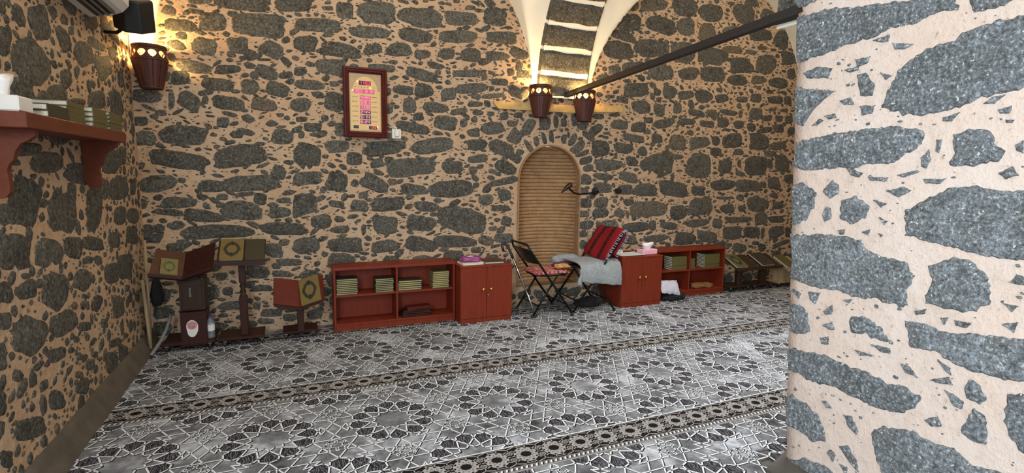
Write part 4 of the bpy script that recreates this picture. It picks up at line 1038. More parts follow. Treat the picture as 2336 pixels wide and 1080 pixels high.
o = tag(m.build('wall_fitting', 'black_plastic'), 'small round black fitting on the wall right of the microphone', 'fitting'); o.location = (3.585, 5.125, 1.288)

# ------------------------------------------------------------------ books
ORD = ['topmost', 'second from top', 'third from top', 'fourth from top', 'fifth from top', 'sixth from top', 'seventh from top', 'eighth from top', 'ninth from top', 'lowest']
def make_book(W, L, T, cover, pages, emblem=None):
    """lies flat; spine at -x, fore-edge at +x; z from 0 to T"""
    m = MB(); c = 0.0036; m.slot(cover)
    m.box(-W/2, W/2, -L/2, L/2, 0, c, cover); m.box(-W/2, W/2, -L/2, L/2, T-c, T, cover)
    m.box(-W/2, -W/2+c, -L/2, L/2, c, T-c, cover)
    o = m.build('book', None)
    p = MB(); p.box(-W/2+c, W/2-0.007, -L/2+0.005, L/2-0.005, c, T-c); p.build('pages', pages, o)
    if emblem:
        e = MB(); n = 24; out = []; inn = []
        for k in range(n):
            a = 2*math.pi*k/n; q_ = (abs(math.cos(a))**1.5+abs(math.sin(a))**1.5)**(-1/1.5); r = q_*(1 + 0.035*math.cos(8*a))
            out.append((W*0.37*r*math.cos(a), L*0.37*r*math.sin(a), T+0.0008)); inn.append((W*0.23*q_*math.cos(a), L*0.23*q_*math.sin(a), T+0.0008))
        e.add(out+inn, [(k, (k+1) % n, n+(k+1) % n, n+k) for k in range(n)])
        for sy in (-1, 1): e.add([(-0.012, sy*L*0.25, T+0.0008), (0.0, sy*L*0.14, T+0.0008), (0.012, sy*L*0.25, T+0.0008), (0, sy*L*0.30, T+0.0008)], [(0,1,2,3) if sy < 0 else (3,2,1,0)])
        e.build('cover_medallion', emblem, o)
    return o
brng = random.Random(21)
def stack(n, x, y, z, W, L, T, cover, pages, rz, where, group, ordn=None, jit=0.004):
    """n books lying flat, lowest at z"""
    src = make_book(W, L, T, cover, pages); first = True
    for k in range(n):
        i = n-1-k; pos = ORD[i] if k > 0 else 'lowest'
        lab = '%s, %s' % (where, pos)
        loc = (x + brng.uniform(-jit, jit), y + brng.uniform(-jit, jit), z + k*(T+0.0006))
        if first: o = src; o.location = loc; o.rotation_euler = (0, 0, rz + brng.uniform(-.015, .015)); o['label'] = lab; o['category'] = 'book'; o['group'] = group; first = False
        else:
            o = copy_thing(src, loc, rz + brng.uniform(-.015, .015), lab, group)

# ------------------------------------------------------------------ low bookcases and cabinets
def bookcase(loc, W, H, D, label):
    t = thing('bookcase', label, 'bookcase', loc, 0, 'low red-brown bookcases along the wall'); th = 0.018
    def b(n, *a, mat='mahogany'): m = MB(); m.box(*a, bev=0.0015); return m.build(n, mat, t)
    b('top_board', -0.004, W+0.004, -0.006, D, H-0.026, H)
    b('side_panel', 0, th, 0, D, 0, H-0.026, mat='mahogany_upright'); b('side_panel', W-th, W, 0, D, 0, H-0.026, mat='mahogany_upright')
    b('divider', W/2-th/2, W/2+th/2, 0.004, D-0.01, 0.07, H-0.026, mat='mahogany_upright')
    b('shelf', th, W/2-th/2, 0.006, D-0.01, H*0.535, H*0.535+th); b('shelf', W/2+th/2, W-th, 0.006, D-0.01, H*0.535, H*0.535+th)
    b('bottom_board', th, W-th, 0.004, D-0.01, 0.052, 0.07); b('plinth', th, W-th, 0.010, 0.028, 0, 0.052)
    b('back_panel', th, W-th, D-0.012, D-0.006, 0.0, H-0.026)
    return t
BX, BW, BH = 0.350, 1.150, 0.602
bookcase((BX, 4.865, 0.0), BW, BH, 0.25, 'long low red-brown bookcase left of the chairs with gilt-edged books')
shz = BH*0.535 + 0.018
HP = math.pi/2
G1 = 'gilt-edged books in the left bookcase'
stack(9, 0.470, 4.955, shz, 0.15, 0.192, 0.0163, 'dark_cover', 'gilt_pages', -HP, 'gilt-edged book in leftmost pile of long bookcase', G1)
stack(8, 0.812, 4.955, shz, 0.15, 0.172, 0.0160, 'dark_cover', 'gilt_pages', -HP, 'gilt-edged book in pile left of the divider', G1)
stack(5, 1.055, 4.955, shz, 0.15, 0.232, 0.0190, 'dark_cover', 'gilt_pages', -HP, 'wide gilt-edged book in pile right of the divider', G1)
stack(9, 1.362, 4.960, shz, 0.15, 0.170, 0.0178, 'olive_cover', 'gilt_pages', -HP, 'gilt-edged book in tallest pile beside left cabinet', G1)
# folded wooden reading stands on the lower shelf
for k, (w, l, z, x, rz, lab) in enumerate(((0.30, 0.16, 0.071, 1.12, 0.02, 'dark brown wooden board lying lowest in the bookcase bottom'), (0.28, 0.15, 0.101, 1.13, -0.06, 'brown wooden board in the middle of the bottom pile'), (0.26, 0.12, 0.131, 1.15, 0.09, 'tilted brown wooden board on top of the bottom pile'))):
    m = MB(); m.box(-w/2, w/2, -l/2, l/2, 0, 0.012, bev=0.002); m.box(-w/2+0.01, w/2-0.01, -l/2+0.006, l/2-0.006, 0.014, 0.026, bev=0.002); m.box(-w/2+0.02, -w/2+0.05, -l/2+0.01, l/2-0.01, 0.011, 0.016)
    o = tag(m.build('folded_book_stand', 'dark_mahogany' if k < 2 else 'red_panel'), lab, 'book stand', 'folded wooden stands'); o.location = (x, 4.97, z); o.rotation_euler = (0, 0, rz)

def cabinet(loc, W, H, D, label):
    t = thing('cabinet', label, 'cabinet', loc, 0, 'low two-door cabinets beside the niche')
    m = MB(); m.box(0, W, 0.018, D, 0, H-0.018, bev=0.002); m.build('body', 'mahogany_upright', t)
    m = MB(); m.box(-0.004, W+0.004, -0.002, D, H-0.018, H, bev=0.002); m.build('top_board', 'mahogany', t)
    for s in (0, 1):
        m = MB(); m.box(0.002 + s*W/2, W/2*(1+s)-0.002, 0.0, 0.017, 0.045, H-0.020, bev=0.0015); d = m.build('door', 'mahogany_upright', t)
        k = MB(); k.lathe([(0.0, 0.030), (0.011, 0.028), (0.016, 0.020), (0.013, 0.010), (0.006, 0.006), (0.006, -0.002)], n=14)
        hx = W/2 + (-0.042 if s == 0 else 0.040)
        k.v = [(hx+x, -z, H*0.585+y) for x, y, z in k.v]; k.build('knob', 'brass', d, smooth=True)
    m = MB(); m.box(0.004, W-0.004, 0.002, 0.018, 0.0, 0.042); m.build('plinth', 'mahogany_upright', t)
    m = MB(); m.lathe([(0.0, 0.010), (0.008, 0.009), (0.009, 0.0)], n=12); m.v = [(W/2+0.012+x, -z, H*0.48+y) for x, y, z in m.v]; m.build('key_lock', 'brass', t)
    return t
cabinet((1.508, 4.705, 0), 0.546, 0.575, 0.40, 'red-brown two-door cabinet left of the chairs')
cabinet((3.365, 4.675, 0), 0.560, 0.575, 0.42, 'red-brown two-door cabinet right of the chairs with tissue boxes on top')
bookcase((3.945, 4.865, 0.0), 1.130, 0.592, 0.25, 'low red-brown bookcase to the right of the right cabinet')
shr = 0.592*0.535 + 0.018
G2 = 'green books in the right bookcase'
stack(8, 4.360, 4.965, shr, 0.16, 0.225, 0.0200, 'olive_cover', 'cream_pages', HP, 'olive book in leftmost pile of right bookcase', G2)
stack(6, 4.590, 4.975, shr, 0.12, 0.090, 0.0200, 'olive_cover', 'gilt_pages', HP, 'small olive book in narrow pile of right bookcase', G2)
stack(10, 4.885, 4.965, shr, 0.16, 0.235, 0.0165, 'olive_cover', 'cream_pages', HP, 'olive book in tall pile at right bookcase end', G2)

def blob(name, mat, label, cat, loc, size, seed, amp=0.25, n=26, flat=0.0, group=None, sharp=2.0):
    m = MB(); v = []; rings = 16
    for i in range(rings+1):
        ph = math.pi*i/rings
        for k in range(n):
            a = 2*math.pi*k/n
            x, y, z = math.sin(ph)*math.cos(a), math.sin(ph)*math.sin(a), math.cos(ph)
            p = sharp; m_ = (abs(x)**p+abs(y)**p+abs(z)**p)**(-1/p)
            q = Vector((x*1.7+seed, y*1.7, z*1.7)); d = 1 + amp*mnoise.noise(q*1.2) + amp*0.5*mnoise.noise(q*3.1) + amp*0.25*mnoise.noise(q*7)
            X, Y, Z = x*m_*d*size[0], y*m_*d*size[1], z*m_*d*size[2]
            v.append((X, Y, max(Z, -size[2]*0.7)+size[2]*0.7))
    f = [(i*n+k, (i+1)*n+k, (i+1)*n+(k+1) % n, i*n+(k+1) % n) for i in range(rings) for k in range(n)]
    m.add(v, f); o = m.build(name, mat, smooth=True); o.location = loc
    if cat: tag(o, label, cat, group)
    return o
blob('folded_cloth', 'brown_cloth', 'crumpled brown cloth on the bottom shelf of the right bookcase', 'cloth', (4.80, 4.96, 0.071), (0.17, 0.07, 0.034), 4, 0.35, sharp=2.6)
blob('black_bag', 'black_cloth', 'black cloth bag on the carpet beside the right cabinet', 'bag', (4.20, 4.775, 0.0), (0.165, 0.065, 0.055), 9, 0.3)
# pillow-shaped white bag leaning on it
m = MB(); nx, nz = 17, 13; v = []
for side in (-1, 1):
    for j in range(nz):
        for i in range(nx):
            u, w = 2*i/(nx-1)-1, 2*j/(nz-1)-1
            th = 0.034*(max(0, 1-u*u)*max(0, 1-w*w))**0.45 + 0.001
            x = 0.145*u*(1-0.06*w*w) + 0.012*mnoise.noise(Vector((w*2, 3, u))); z = 0.085*w*(1+0.10*u) + 0.010*mnoise.noise(Vector((u*3, 1, w)))
            v.append((x, side*th + 0.006*mnoise.noise(Vector((u*5, w*5, side))), z))
f = []
for s in (0, 1):
    o_ = s*nx*nz
    for j in range(nz-1):
        for i in range(nx-1):
            q = (o_+j*nx+i, o_+j*nx+i+1, o_+(j+1)*nx+i+1, o_+(j+1)*nx+i); f.append(q if s == 0 else q[::-1])
m.add(v, f); o = m.build('white_bag', 'white_cloth', smooth=True); o.location = (4.115, 4.755, 0.165); o.rotation_euler = (-0.5, 0.12, 0.05)
tag(o, 'pale lilac-white cloth bag lying on the black bag', 'bag')

# things on the cabinets
def tissue_box(loc, rz, size, card, label, group='tissue boxes', top=True, tall=0.06):
    t = thing('tissue_box', label, 'tissue box', loc, rz, group); w, d, h = size
    m = MB(); m.box(-w/2, w/2, -d/2, d/2, 0, h, bev=0.006); m.build('box', card, t)
    if top:
        m = MB(); v = []; n = 12
        for j in range(5):
            for k in range(n):
                a = 2*math.pi*k/n; r = (0.32 + 0.10*j + 0.10*math.sin(3*a+j)) * (1 if j < 4 else 0.8)
                v.append((w*0.5*r*math.cos(a)*1.2, d*0.5*r*math.sin(a), h-0.004 + tall*j/4*(1+0.15*math.cos(2*a+1))))
        m.add(v, [(j*n+k, j*n+(k+1) % n, (j+1)*n+(k+1) % n, (j+1)*n+k) for j in range(4) for k in range(n)] + [tuple(range(4*n, 5*n))])
        m.build('tissue', 'tissue', t, smooth=True)
    return t
tissue_box((3.795, 4.80, 0.575), 0.08, (0.215, 0.115, 0.058), 'pink_card', 'pink tissue box with white tissues on the right cabinet', tall=0.075)
tissue_box((3.475, 4.94, 0.575), 0.15, (0.105, 0.10, 0.042), 'white_card', 'small white tissue box behind the red rug on the cabinet', top=False)
m = MB(); v = []
for j in range(8):
    for i in range(12): v.append((-0.16+0.32*i/11 + 0.02*j/7, -0.13+0.24*j/7, 0.003 + 0.004*(1+mnoise.noise(Vector((i*0.5, j*0.5, 1))))))
m.add(v, [(j*12+i, j*12+i+1, (j+1)*12+i+1, (j+1)*12+i) for j in range(7) for i in range(11)])
o = tag(m.build('paper_sheet', 'paper', smooth=True), 'large pale paper sheet lying flat on the right cabinet', 'paper'); o.location = (3.545, 4.84, 0.575)
wb = make_book(0.16, 0.225, 0.020, 'cream_pages', 'cream_pages'); tag(wb, 'white book under the purple packet on the left cabinet', 'book'); wb.location = (1.655, 4.835, 0.5755); wb.rotation_euler = (0, 0, -HP+0.05)
db = make_book(0.16, 0.205, 0.020, 'dark_cover', 'cream_pages'); tag(db, 'dark brown book lying alone on the left cabinet', 'book'); db.location = (1.885, 4.835, 0.5755); db.rotation_euler = (0, 0, -HP-0.04)
pk = blob('wipes_packet', 'purple_film', 'shiny purple and white packet on the left cabinet', 'packet', (1.655, 4.835, 0.5962), (0.105, 0.060, 0.034), 2, 0.25, sharp=2.8)
m = MB(); m.lathe([(0.0, 0.006), (0.034, 0.004), (0.036, 0.0)], n=14); m.v = [(x-0.01, y*0.6-0.012, z+0.056) for x, y, z in m.v]; m.build('white_label', 'white_card', pk)

# walking stick
cs = thing('walking_stick', 'chrome walking stick with black crook handle behind the left cabinet', 'walking stick', (2.315, 4.665, 0.003))
P0, P1 = Vector((0.0, 0.0, 0.012)), Vector((-0.205, 0.20, 0.640))
def on(t): return P0 + (P1-P0)*t
m = MB(); m.tube([on(0.03), on(0.45)], 0.0105, 10); m.tube([on(0.45), on(0.99)], 0.0125, 10); m.build('shaft', 'chrome', cs, smooth=True)
m = MB(); up = (P1-P0).normalized(); m.tube([on(0.93), on(1.0), P1+up*0.05, P1+up*0.095+Vector((-.008,0,0)), P1+up*0.122+Vector((-.028,0,0)), P1+up*0.118+Vector((-.055,0,0)), P1+up*0.085+Vector((-.068,0,0)), P1+up*0.035+Vector((-.072,0,0))], [0.013, 0.014, 0.013, 0.014, 0.015, 0.015, 0.014, 0.013], 10); m.build('crook_handle', 'black_plastic', cs, smooth=True)
m = MB(); m.tube([on(-0.018), on(0.05)], [0.015, 0.0125], 10); m.build('rubber_tip', 'black_plastic', cs)

# ------------------------------------------------------------------ folding chairs
def folding_chair(loc, rz, s, label):
    t = thing('folding_chair', label, 'chair', loc, rz, 'black metal folding chairs')
    hw = 0.215*s
    top, ff = (-0.27*s, 0.745*s), (0.265*s, 0.012)
    def L(k): return (top[0]+(ff[0]-top[0])*k, top[1]+(ff[1]-top[1])*k)
    r = 0.011
    m = MB(); a = L(0.0); pts = []
    for y_s in (-1, 1):
        seq = [(ff[0], y_s*hw, ff[1]), (L(0.06)[0], y_s*hw, L(0.06)[1]), (L(0.0)[0]+0.004, y_s*(hw-0.03), L(0.0)[1]+0.018)]
        pts += seq if y_s < 0 else seq[::-1]
    m.tube(pts, r, 8); m.build('front_leg_frame', 'black_metal', t, smooth=True)
    st = (0.085*s, 0.42*s); rf = (-0.195*s, 0.012); iw = hw-0.026
    for sy in (-1, 1):
        m = MB(); m.tube([(st[0], sy*iw, st[1]), (rf[0], sy*iw, rf[1])], r, 8); m.build('rear_leg', 'black_metal', t, smooth=True)
        m = MB(); q = L(0.985); m.tube([(q[0], sy*hw, q[1]+0.012), (q[0]+0.006, sy*hw, 0.0)], 0.015, 8)
        m.tube([(rf[0]+0.004, sy*iw, 0.026), (rf[0]-0.004, sy*iw, 0.0)], 0.015, 8); m.build('rubber_foot', 'black_plastic', t)
    m = MB(); q = L(0.86); m.tube([(q[0], -hw, q[1]), (q[0], hw, q[1])], 0.008, 6); m.build('stretcher', 'black_metal', t)
    m = MB(); m.tube([(-0.12*s, -iw, 0.115*s), (-0.12*s, iw, 0.115*s)], 0.008, 6); m.build('stretcher', 'black_metal', t)
    # seat pan
    m = MB(); zt = 0.435*s; sh = []
    for k in range(20):
        a_ = 2*math.pi*k/20; p = 3.5; c, q = math.cos(a_), math.sin(a_); rr = (abs(c)**p+abs(q)**p)**(-1/p)
        sh.append((0.055*s + 0.195*s*rr*c, (hw-0.018)*rr*q))
    n = len(sh); v = [(x, y, zt) for x, y in sh] + [(x*0.95+0.003, y*0.95, zt+0.010) for x, y in sh] + [(x, y, zt-0.014) for x, y in sh]
    m.add(v, [tuple(range(n, 2*n))] + [(k, (k+1) % n, n+(k+1) % n, n+k) for k in range(n)] + [(2*n+k, 2*n+(k+1) % n, (k+1) % n, k) for k in range(n)] + [tuple(range(3*n-1, 2*n-1, -1))])
    m.build('seat', 'black_metal', t)
    # backrest plate, curved between the tubes
    m = MB(); v = []; nn = 11
    for k0 in (0.03, 0.27):
        for side in (0, 1):
            for i in range(nn):
                y = -hw+0.008 + (2*hw-0.016)*i/(nn-1); b = (1-((2*i/(nn-1)-1)**2))*0.022
                kk = k0 + (0.02 if k0 < 0.1 else -0.02)*abs(2*i/(nn-1)-1)**2
                q = L(kk); v.append((q[0]-b-(0.004 if side else 0), y, q[1]))
    f = []
    for i in range(nn-1):
        f += [(i, i+1, 2*nn+i+1, 2*nn+i), (nn+i+1, nn+i, 3*nn+i, 3*nn+i+1), (i, nn+i, nn+i+1, i+1), (2*nn+i+1, 3*nn+i+1, 3*nn+i, 2*nn+i)]
    m.add(v, f); m.build('backrest', 'black_metal', t, smooth=False)
    return t
folding_chair((2.455, 4.845, 0.003), 0.02, 1.0, 'black metal folding chair on the left with a checked cushion')
folding_chair((3.015, 4.835, 0.003), math.pi-0.04, 1.16, 'black metal folding chair on the right under the red rug')

def sheet(name, mat, fn, nu, nv, label, cat, th=0.012, group=None, uvs=True):
    """a cloth: fn(u,v) -> point; given a real thickness"""
    P = [[Vector(fn(i/(nu-1), j/(nv-1))) for i in range(nu)] for j in range(nv)]
    m = MB(); v = []; uv = []
    for s in (0, 1):
        for j in range(nv):
            for i in range(nu):
                a = P[j][min(i+1, nu-1)] - P[j][max(i-1, 0)]; b = P[min(j+1, nv-1)][i] - P[max(j-1, 0)][i]
                nrm = a.cross(b); nrm = nrm.normalized() if nrm.length > 1e-9 else Vector((0, 0, 1))
                v.append(P[j][i] - nrm*th*s); uv.append((i/(nu-1), j/(nv-1)))
    o_ = nu*nv; f = []
    for j in range(nv-1):
        for i in range(nu-1):
            q = (j*nu+i, j*nu+i+1, (j+1)*nu+i+1, (j+1)*nu+i); f += [q, tuple(o_+k for k in q[::-1])]
    rim_ = [j*nu for j in range(nv)][::-1] + [i for i in range(1, nu)] + [j*nu+nu-1 for j in range(1, nv)] + [(nv-1)*nu+i for i in range(nu-2, 0, -1)]
    for k in range(len(rim_)):
        a, b = rim_[k], rim_[(k+1) % len(rim_)]; f.append((a, b, b+o_, a+o_)[::-1])
    m.add(v, f); m.uv = uv; o = m.build(name, mat, smooth=True, recalc=True)
    return tag(o, label, cat, group)
def lerp(a, b, t): return tuple(a[k]+(b[k]-a[k])*t for k in range(3))
# checked cushion on the left chair
def cush(u, v):
    x = 2.30 + 0.40*u; y = 4.655 + 0.37*v; e = (4*u*(1-u)*4*v*(1-v))**0.35
    return (x, y, 0.452 + 0.036*e + 0.006*mnoise.noise(Vector((u*5, v*5, 2))))
cu = sheet('cushion', 'pink_check', cush, 22, 18, 'flat pink and maroon checked cushion on the left folding chair', 'cushion', th=0.008)
# red kilim over the back of the right chair
def kil(u, v):
    # u 0..1 across the chair (far -> near), v 0..1 front hem -> over the top -> back hem
    y = 5.055 - 0.46*u
    path = [(3.095, 0.575), (3.122, 0.64), (3.170, 0.71), (3.232, 0.80), (3.285, 0.875), (3.325, 0.900), (3.352, 0.875), (3.328, 0.80), (3.272, 0.71), (3.215, 0.625)]
    t = v*(len(path)-1); k = min(int(t), len(path)-2); w = t-k
    x = path[k][0]*(1-w)+path[k+1][0]*w; z = path[k][1]*(1-w)+path[k+1][1]*w
    z += 0.010*math.sin(u*7+v*5) + 0.008*mnoise.noise(Vector((u*4, v*6, 1)))
    x += 0.006*mnoise.noise(Vector((u*5, v*9, 8))) - 0.03*(1-v)*0.2
    return (x, y, z)
kl = sheet('kilim_rug', 'red_kilim', kil, 20, 40, 'red woven rug with dark stripes draped over the right chair back', 'rug', th=0.020)
m = MB()
for k in range(46):
    v_ = k/45; p = Vector(kil(1.0, v_)); m.tube([p+Vector((0.004, 0.0, -0.006)), p+Vector((0.012, -0.030, -0.018+0.008*math.sin(k*2.3)))], 0.0045, 5)
m.build('fringe', 'fringe', kl)
# grey fleece over the seat of the right chair, hanging in front
def fle(u, v):
    # v: from the back of the seat over the near edge and down
    x = 2.76 + 0.50*u + 0.02*v
    path = [(5.03, 0.535), (4.90, 0.545), (4.75, 0.548), (4.64, 0.545), (4.585, 0.525), (4.560, 0.47), (4.552, 0.40), (4.556, 0.345)]
    t = v*(len(path)-1); k = min(int(t), len(path)-2); w = t-k
    y = path[k][0]*(1-w)+path[k+1][0]*w; z = path[k][1]*(1-w)+path[k+1][1]*w
    hang = max(0, v-0.6)/0.4
    z += 0.012*mnoise.noise(Vector((u*6, v*4, 5))) - hang*0.05*u + 0.02*hang*(1-u); y -= 0.012*math.sin(u*11)*hang
    if v < 0.6: z += 0.012*mnoise.noise(Vector((u*3, v*3, 8)))
    return (x, y, z)
sheet('grey_blanket', 'grey_fleece', fle, 30, 34, 'grey fleece blanket spread over the right chair seat', 'blanket', th=0.016)
blob('grey_bundle', 'grey_fleece', 'rolled grey fleece bundle between the chairs before the niche', 'blanket', (2.83, 5.00, 0.47), (0.165, 0.075, 0.070), 6, 0.25, sharp=2.4)
blob('maroon_shawl', 'maroon_cloth', 'crumpled maroon cloth between the two chairs', 'cloth', (2.745, 4.865, 0.482), (0.150, 0.060, 0.030), 14, 0.45)
blob('yellow_cloth', 'yellow_cloth', 'small crumpled yellowish cloth on the edge of the checked cushion', 'cloth', (2.645, 4.735, 0.492), (0.080, 0.055, 0.026), 17, 0.5)
def rib_(u, v):
    return (2.76 + 0.012*math.sin(v*6) + 0.03*(u-0.5)*(1+0.5*v), 4.545 - 0.006*u, 0.50 - 0.17*v)
sheet('white_ribbon', 'grey_fleece', rib_, 4, 12, 'thin pale ribbon tie hanging between the chairs', 'ribbon', th=0.003)
blob('dark_bundle', 'black_cloth', 'black cloth bundle on the floor under the right chair', 'bag', (3.08, 4.90, 0.0), (0.16, 0.10, 0.06), 23, 0.35)

# ------------------------------------------------------------------ reading lecterns on the left
def caster(t, x, y, par=None):
    m = MB(); m.lathe([(0.0, -0.010), (0.017, -0.010), (0.020, -0.005), (0.020, 0.005), (0.017, 0.010), (0.0, 0.010)], n=14)
    m.v = [(x+0.0+b_, y+c_, 0.020+a_) for a_, b_, c_ in [(p[0], p[2], p[1]) for p in m.v]]
    c = m.build('caster', 'black_plastic', t)
    h = MB(); h.box(x-0.014, x+0.014, y-0.012, y+0.012, 0.036, 0.052, bev=0.003); h.build('caster_fork', 'chrome', c)
def flat_book_on(pts, th, cover, emblem, label, pages='cream_pages', group=None, lift=0.002, flip=False):
    """a closed book lying on a sloping board; pts bl, br, tr, tl of its underside"""
    p = [Vector(q) for q in pts]; n = (p[1]-p[0]).cross(p[3]-p[0]).normalized()
    p = [q + n*lift for q in p]
    W = (p[1]-p[0]).length; L = (p[3]-p[0]).length
    o = make_book(W, L, th, cover, pages, emblem)
    ex = (p[1]-p[0]).normalized()*(-1 if flip else 1); ey = n.cross(ex); c = (p[0]+p[1]+p[2]+p[3])/4
    o.matrix_world = Matrix(((ex.x, ey.x, n.x, c.x), (ex.y, ey.y, n.y, c.y), (ex.z, ey.z, n.z, c.z), (0, 0, 0, 1)))
    tag(o, label, 'book', group); return o
def sub(pts, u0, u1, v0, v1):
    p = [Vector(q) for q in pts]
    def at(u, v): return (p[0]*(1-u)+p[1]*u)*(1-v) + (p[3]*(1-u)+p[2]*u)*v
    return [at(u0, v0), at(u1, v0), at(u1, v1), at(u0, v1)]

# box lectern in the corner
t = thing('lectern', 'dark wooden box lectern with open V bookrest in the corner', 'lectern', (0, 0, 0))
Lc, Lt = (-0.787, 4.680, 0.629), (-0.780, 4.850, 0.802)
LL = [(-0.997, 4.625, 0.678), Lc, Lt, (-0.970, 4.795, 0.850)]
RR = [Lc, (-0.576, 4.628, 0.705), (-0.566, 4.798, 0.885), Lt]
m = MB(); m.board(LL, 0.016); m.build('left_leaf', 'brown_panel', t)
m = MB(); m.board(RR, 0.016); m.build('right_leaf', 'dark_mahogany', t)
for A, B in ((LL[0], LL[1]), (RR[0], RR[1])):
    m = MB(); a, b = Vector(A), Vector(B); m.prism([a+Vector((0, -0.030, -0.010)), b+Vector((0, -0.030, -0.010)), b+Vector((0, 0.01, -0.030)), a+Vector((0, 0.01, -0.030))], (0, 0, 0.024)); m.build('ledge', 'dark_mahogany', t, recalc=True)
m = MB(); m.box(-0.835, -0.655, 4.790, 4.960, 0.330, 0.600, bev=0.003); m.build('upper_box', 'dark_walnut', t)
m = MB(); m.box(-0.838, -0.652, 4.775, 4.975, 0.040, 0.322, bev=0.003); m.build('lower_box', 'dark_mahogany', t)
m = MB(); m.box(-0.815, -0.675, 4.783, 4.795, 0.345, 0.585, bev=0.002); d = m.build('door', 'dark_walnut', t)
m = MB(); m.box(-0.765, -0.748, 4.760, 4.784, 0.445, 0.535, bev=0.006); m.build('handle', 'chrome', d)
m = MB(); n = 20; m.add([(-0.757 + 0.042*math.cos(2*math.pi*k/n)*(1+.1*math.sin(k)), 4.7735, 0.185 + 0.072*math.sin(2*math.pi*k/n)) for k in range(n)], [tuple(range(n))]); sk = m.build('sticker', 'white_card', t)
m = MB(); m.add([(-0.757 + 0.036*math.cos(2*math.pi*k/n), 4.7725, 0.212 + 0.034*math.sin(2*math.pi*k/n)) for k in range(n)], [tuple(range(n))]); m.build('sticker_print', 'sticker_pink', sk)
m = MB(); m.box(-0.975, -0.600, 4.770, 5.070, 0.052, 0.078, bev=0.004); m.build('foot_board', 'dark_mahogany', t)
m = MB(); m.box(-0.82, -0.70, 4.76, 4.90, 0.595, 0.675); m.build('neck', 'dark_walnut', t)
for x, y in ((-0.945, 4.80), (-0.64, 4.80), (-0.945, 5.04), (-0.64, 5.04)): caster(t, x, y)
flat_book_on(sub(LL, 0.28, 0.80, 0.03, 0.62), 0.020, 'gold_cover', 'green_print', 'small gold book with green wreath medallion on the corner lectern')
# tall reading desk
t = thing('reading_desk', 'tall dark wooden reading desk on one turned pole', 'lectern', (0, 0, 0))
D0 = [(-0.550, 4.700, 0.735), (-0.200, 4.700, 0.725), (-0.190, 4.915, 0.880), (-0.545, 4.915, 0.885)]
m = MB(); m.board(D0, 0.018); m.build('sloping_top', 'dark_walnut', t)
m = MB(); a, b = Vector(D0[0]), Vector(D0[1]); m.prism([a+Vector((-0.004, -0.024, -0.028)), b+Vector((0.004, -0.024, -0.028)), b+Vector((0.004, 0.010, -0.028)), a+Vector((-0.004, 0.010, -0.028))], (0, 0, 0.040)); m.build('ledge', 'dark_mahogany', t, recalc=True)
m = MB(); m.box(-0.412, -0.352, 4.830, 4.890, 0.070, 0.410, bev=0.004); m.box(-0.408, -0.356, 4.834, 4.886, 0.530, 0.810, bev=0.004); m.build('pole', 'dark_mahogany', t)
m = MB(); m.lathe([(0.026, 0.405), (0.030, 0.412), (0.018, 0.425), (0.026, 0.445), (0.017, 0.47), (0.027, 0.495), (0.018, 0.515), (0.029, 0.53), (0.026, 0.537)], (-0.382, 4.860, 0), 14); m.build('turned_collar', 'dark_walnut', t, smooth=True)
m = MB(); m.box(-0.580, -0.230, 4.765, 5.030, 0.052, 0.076, bev=0.004); m.build('foot_board', 'dark_mahogany', t)
for x, y in ((-0.530, 4.785), (-0.250, 4.785), (-0.530, 5.0), (-0.250, 5.0)): caster(t, x, y)
flat_book_on(sub(D0, 0.05, 0.54, 0.03, 0.97), 0.020, 'gold_cover', 'cover_print', 'gold book with dark medallion on the tall reading desk')
flat_book_on(sub(D0, 0.57, 0.99, 0.03, 0.97), 0.014, 'dark_cover', None, 'plain dark olive book beside the gold one on the tall desk')
# low V stand
t = thing('book_stand', 'low red-brown V-shaped book stand on casters beside the bookcase', 'book stand', (0, 0, 0))
C0, C1 = (0.065, 4.700, 0.305), (0.065, 4.874, 0.509)
A2 = [(-0.141, 4.645, 0.364), C0, C1, (-0.137, 4.820, 0.556)]; B2 = [C0, (0.249, 4.645, 0.372), (0.253, 4.820, 0.558), C1]
m = MB(); m.board(A2, 0.014); m.build('left_leaf', 'red_panel', t)
m = MB(); m.board(B2, 0.014); m.build('right_leaf', 'red_panel', t)
for A, B in ((A2[0], A2[1]), (B2[0], B2[1])):
    m = MB(); a, b = Vector(A), Vector(B); m.prism([a+Vector((0, -0.028, -0.016)), b+Vector((0, -0.028, -0.016)), b+Vector((0, 0.018, -0.016)), a+Vector((0, 0.018, -0.016))], (0, 0, 0.020)); m.build('ledge', 'dark_mahogany', t, recalc=True)
m = MB(); m.box(0.034, 0.092, 4.760, 4.815, 0.070, 0.362, bev=0.004); m.build('pole', 'dark_mahogany', t)
m = MB(); m.box(-0.085, 0.205, 4.790, 5.000, 0.052, 0.074, bev=0.004); m.build('foot_board', 'dark_mahogany', t)
for x, y in ((-0.060, 4.815), (0.165, 4.815), (-0.060, 4.98), (0.165, 4.98)): caster(t, x, y)
flat_book_on(sub(B2, 0.03, 0.88, 0.02, 0.98), 0.018, 'gold_cover', 'cover_print', 'gold book with dark medallion on the low V stand')

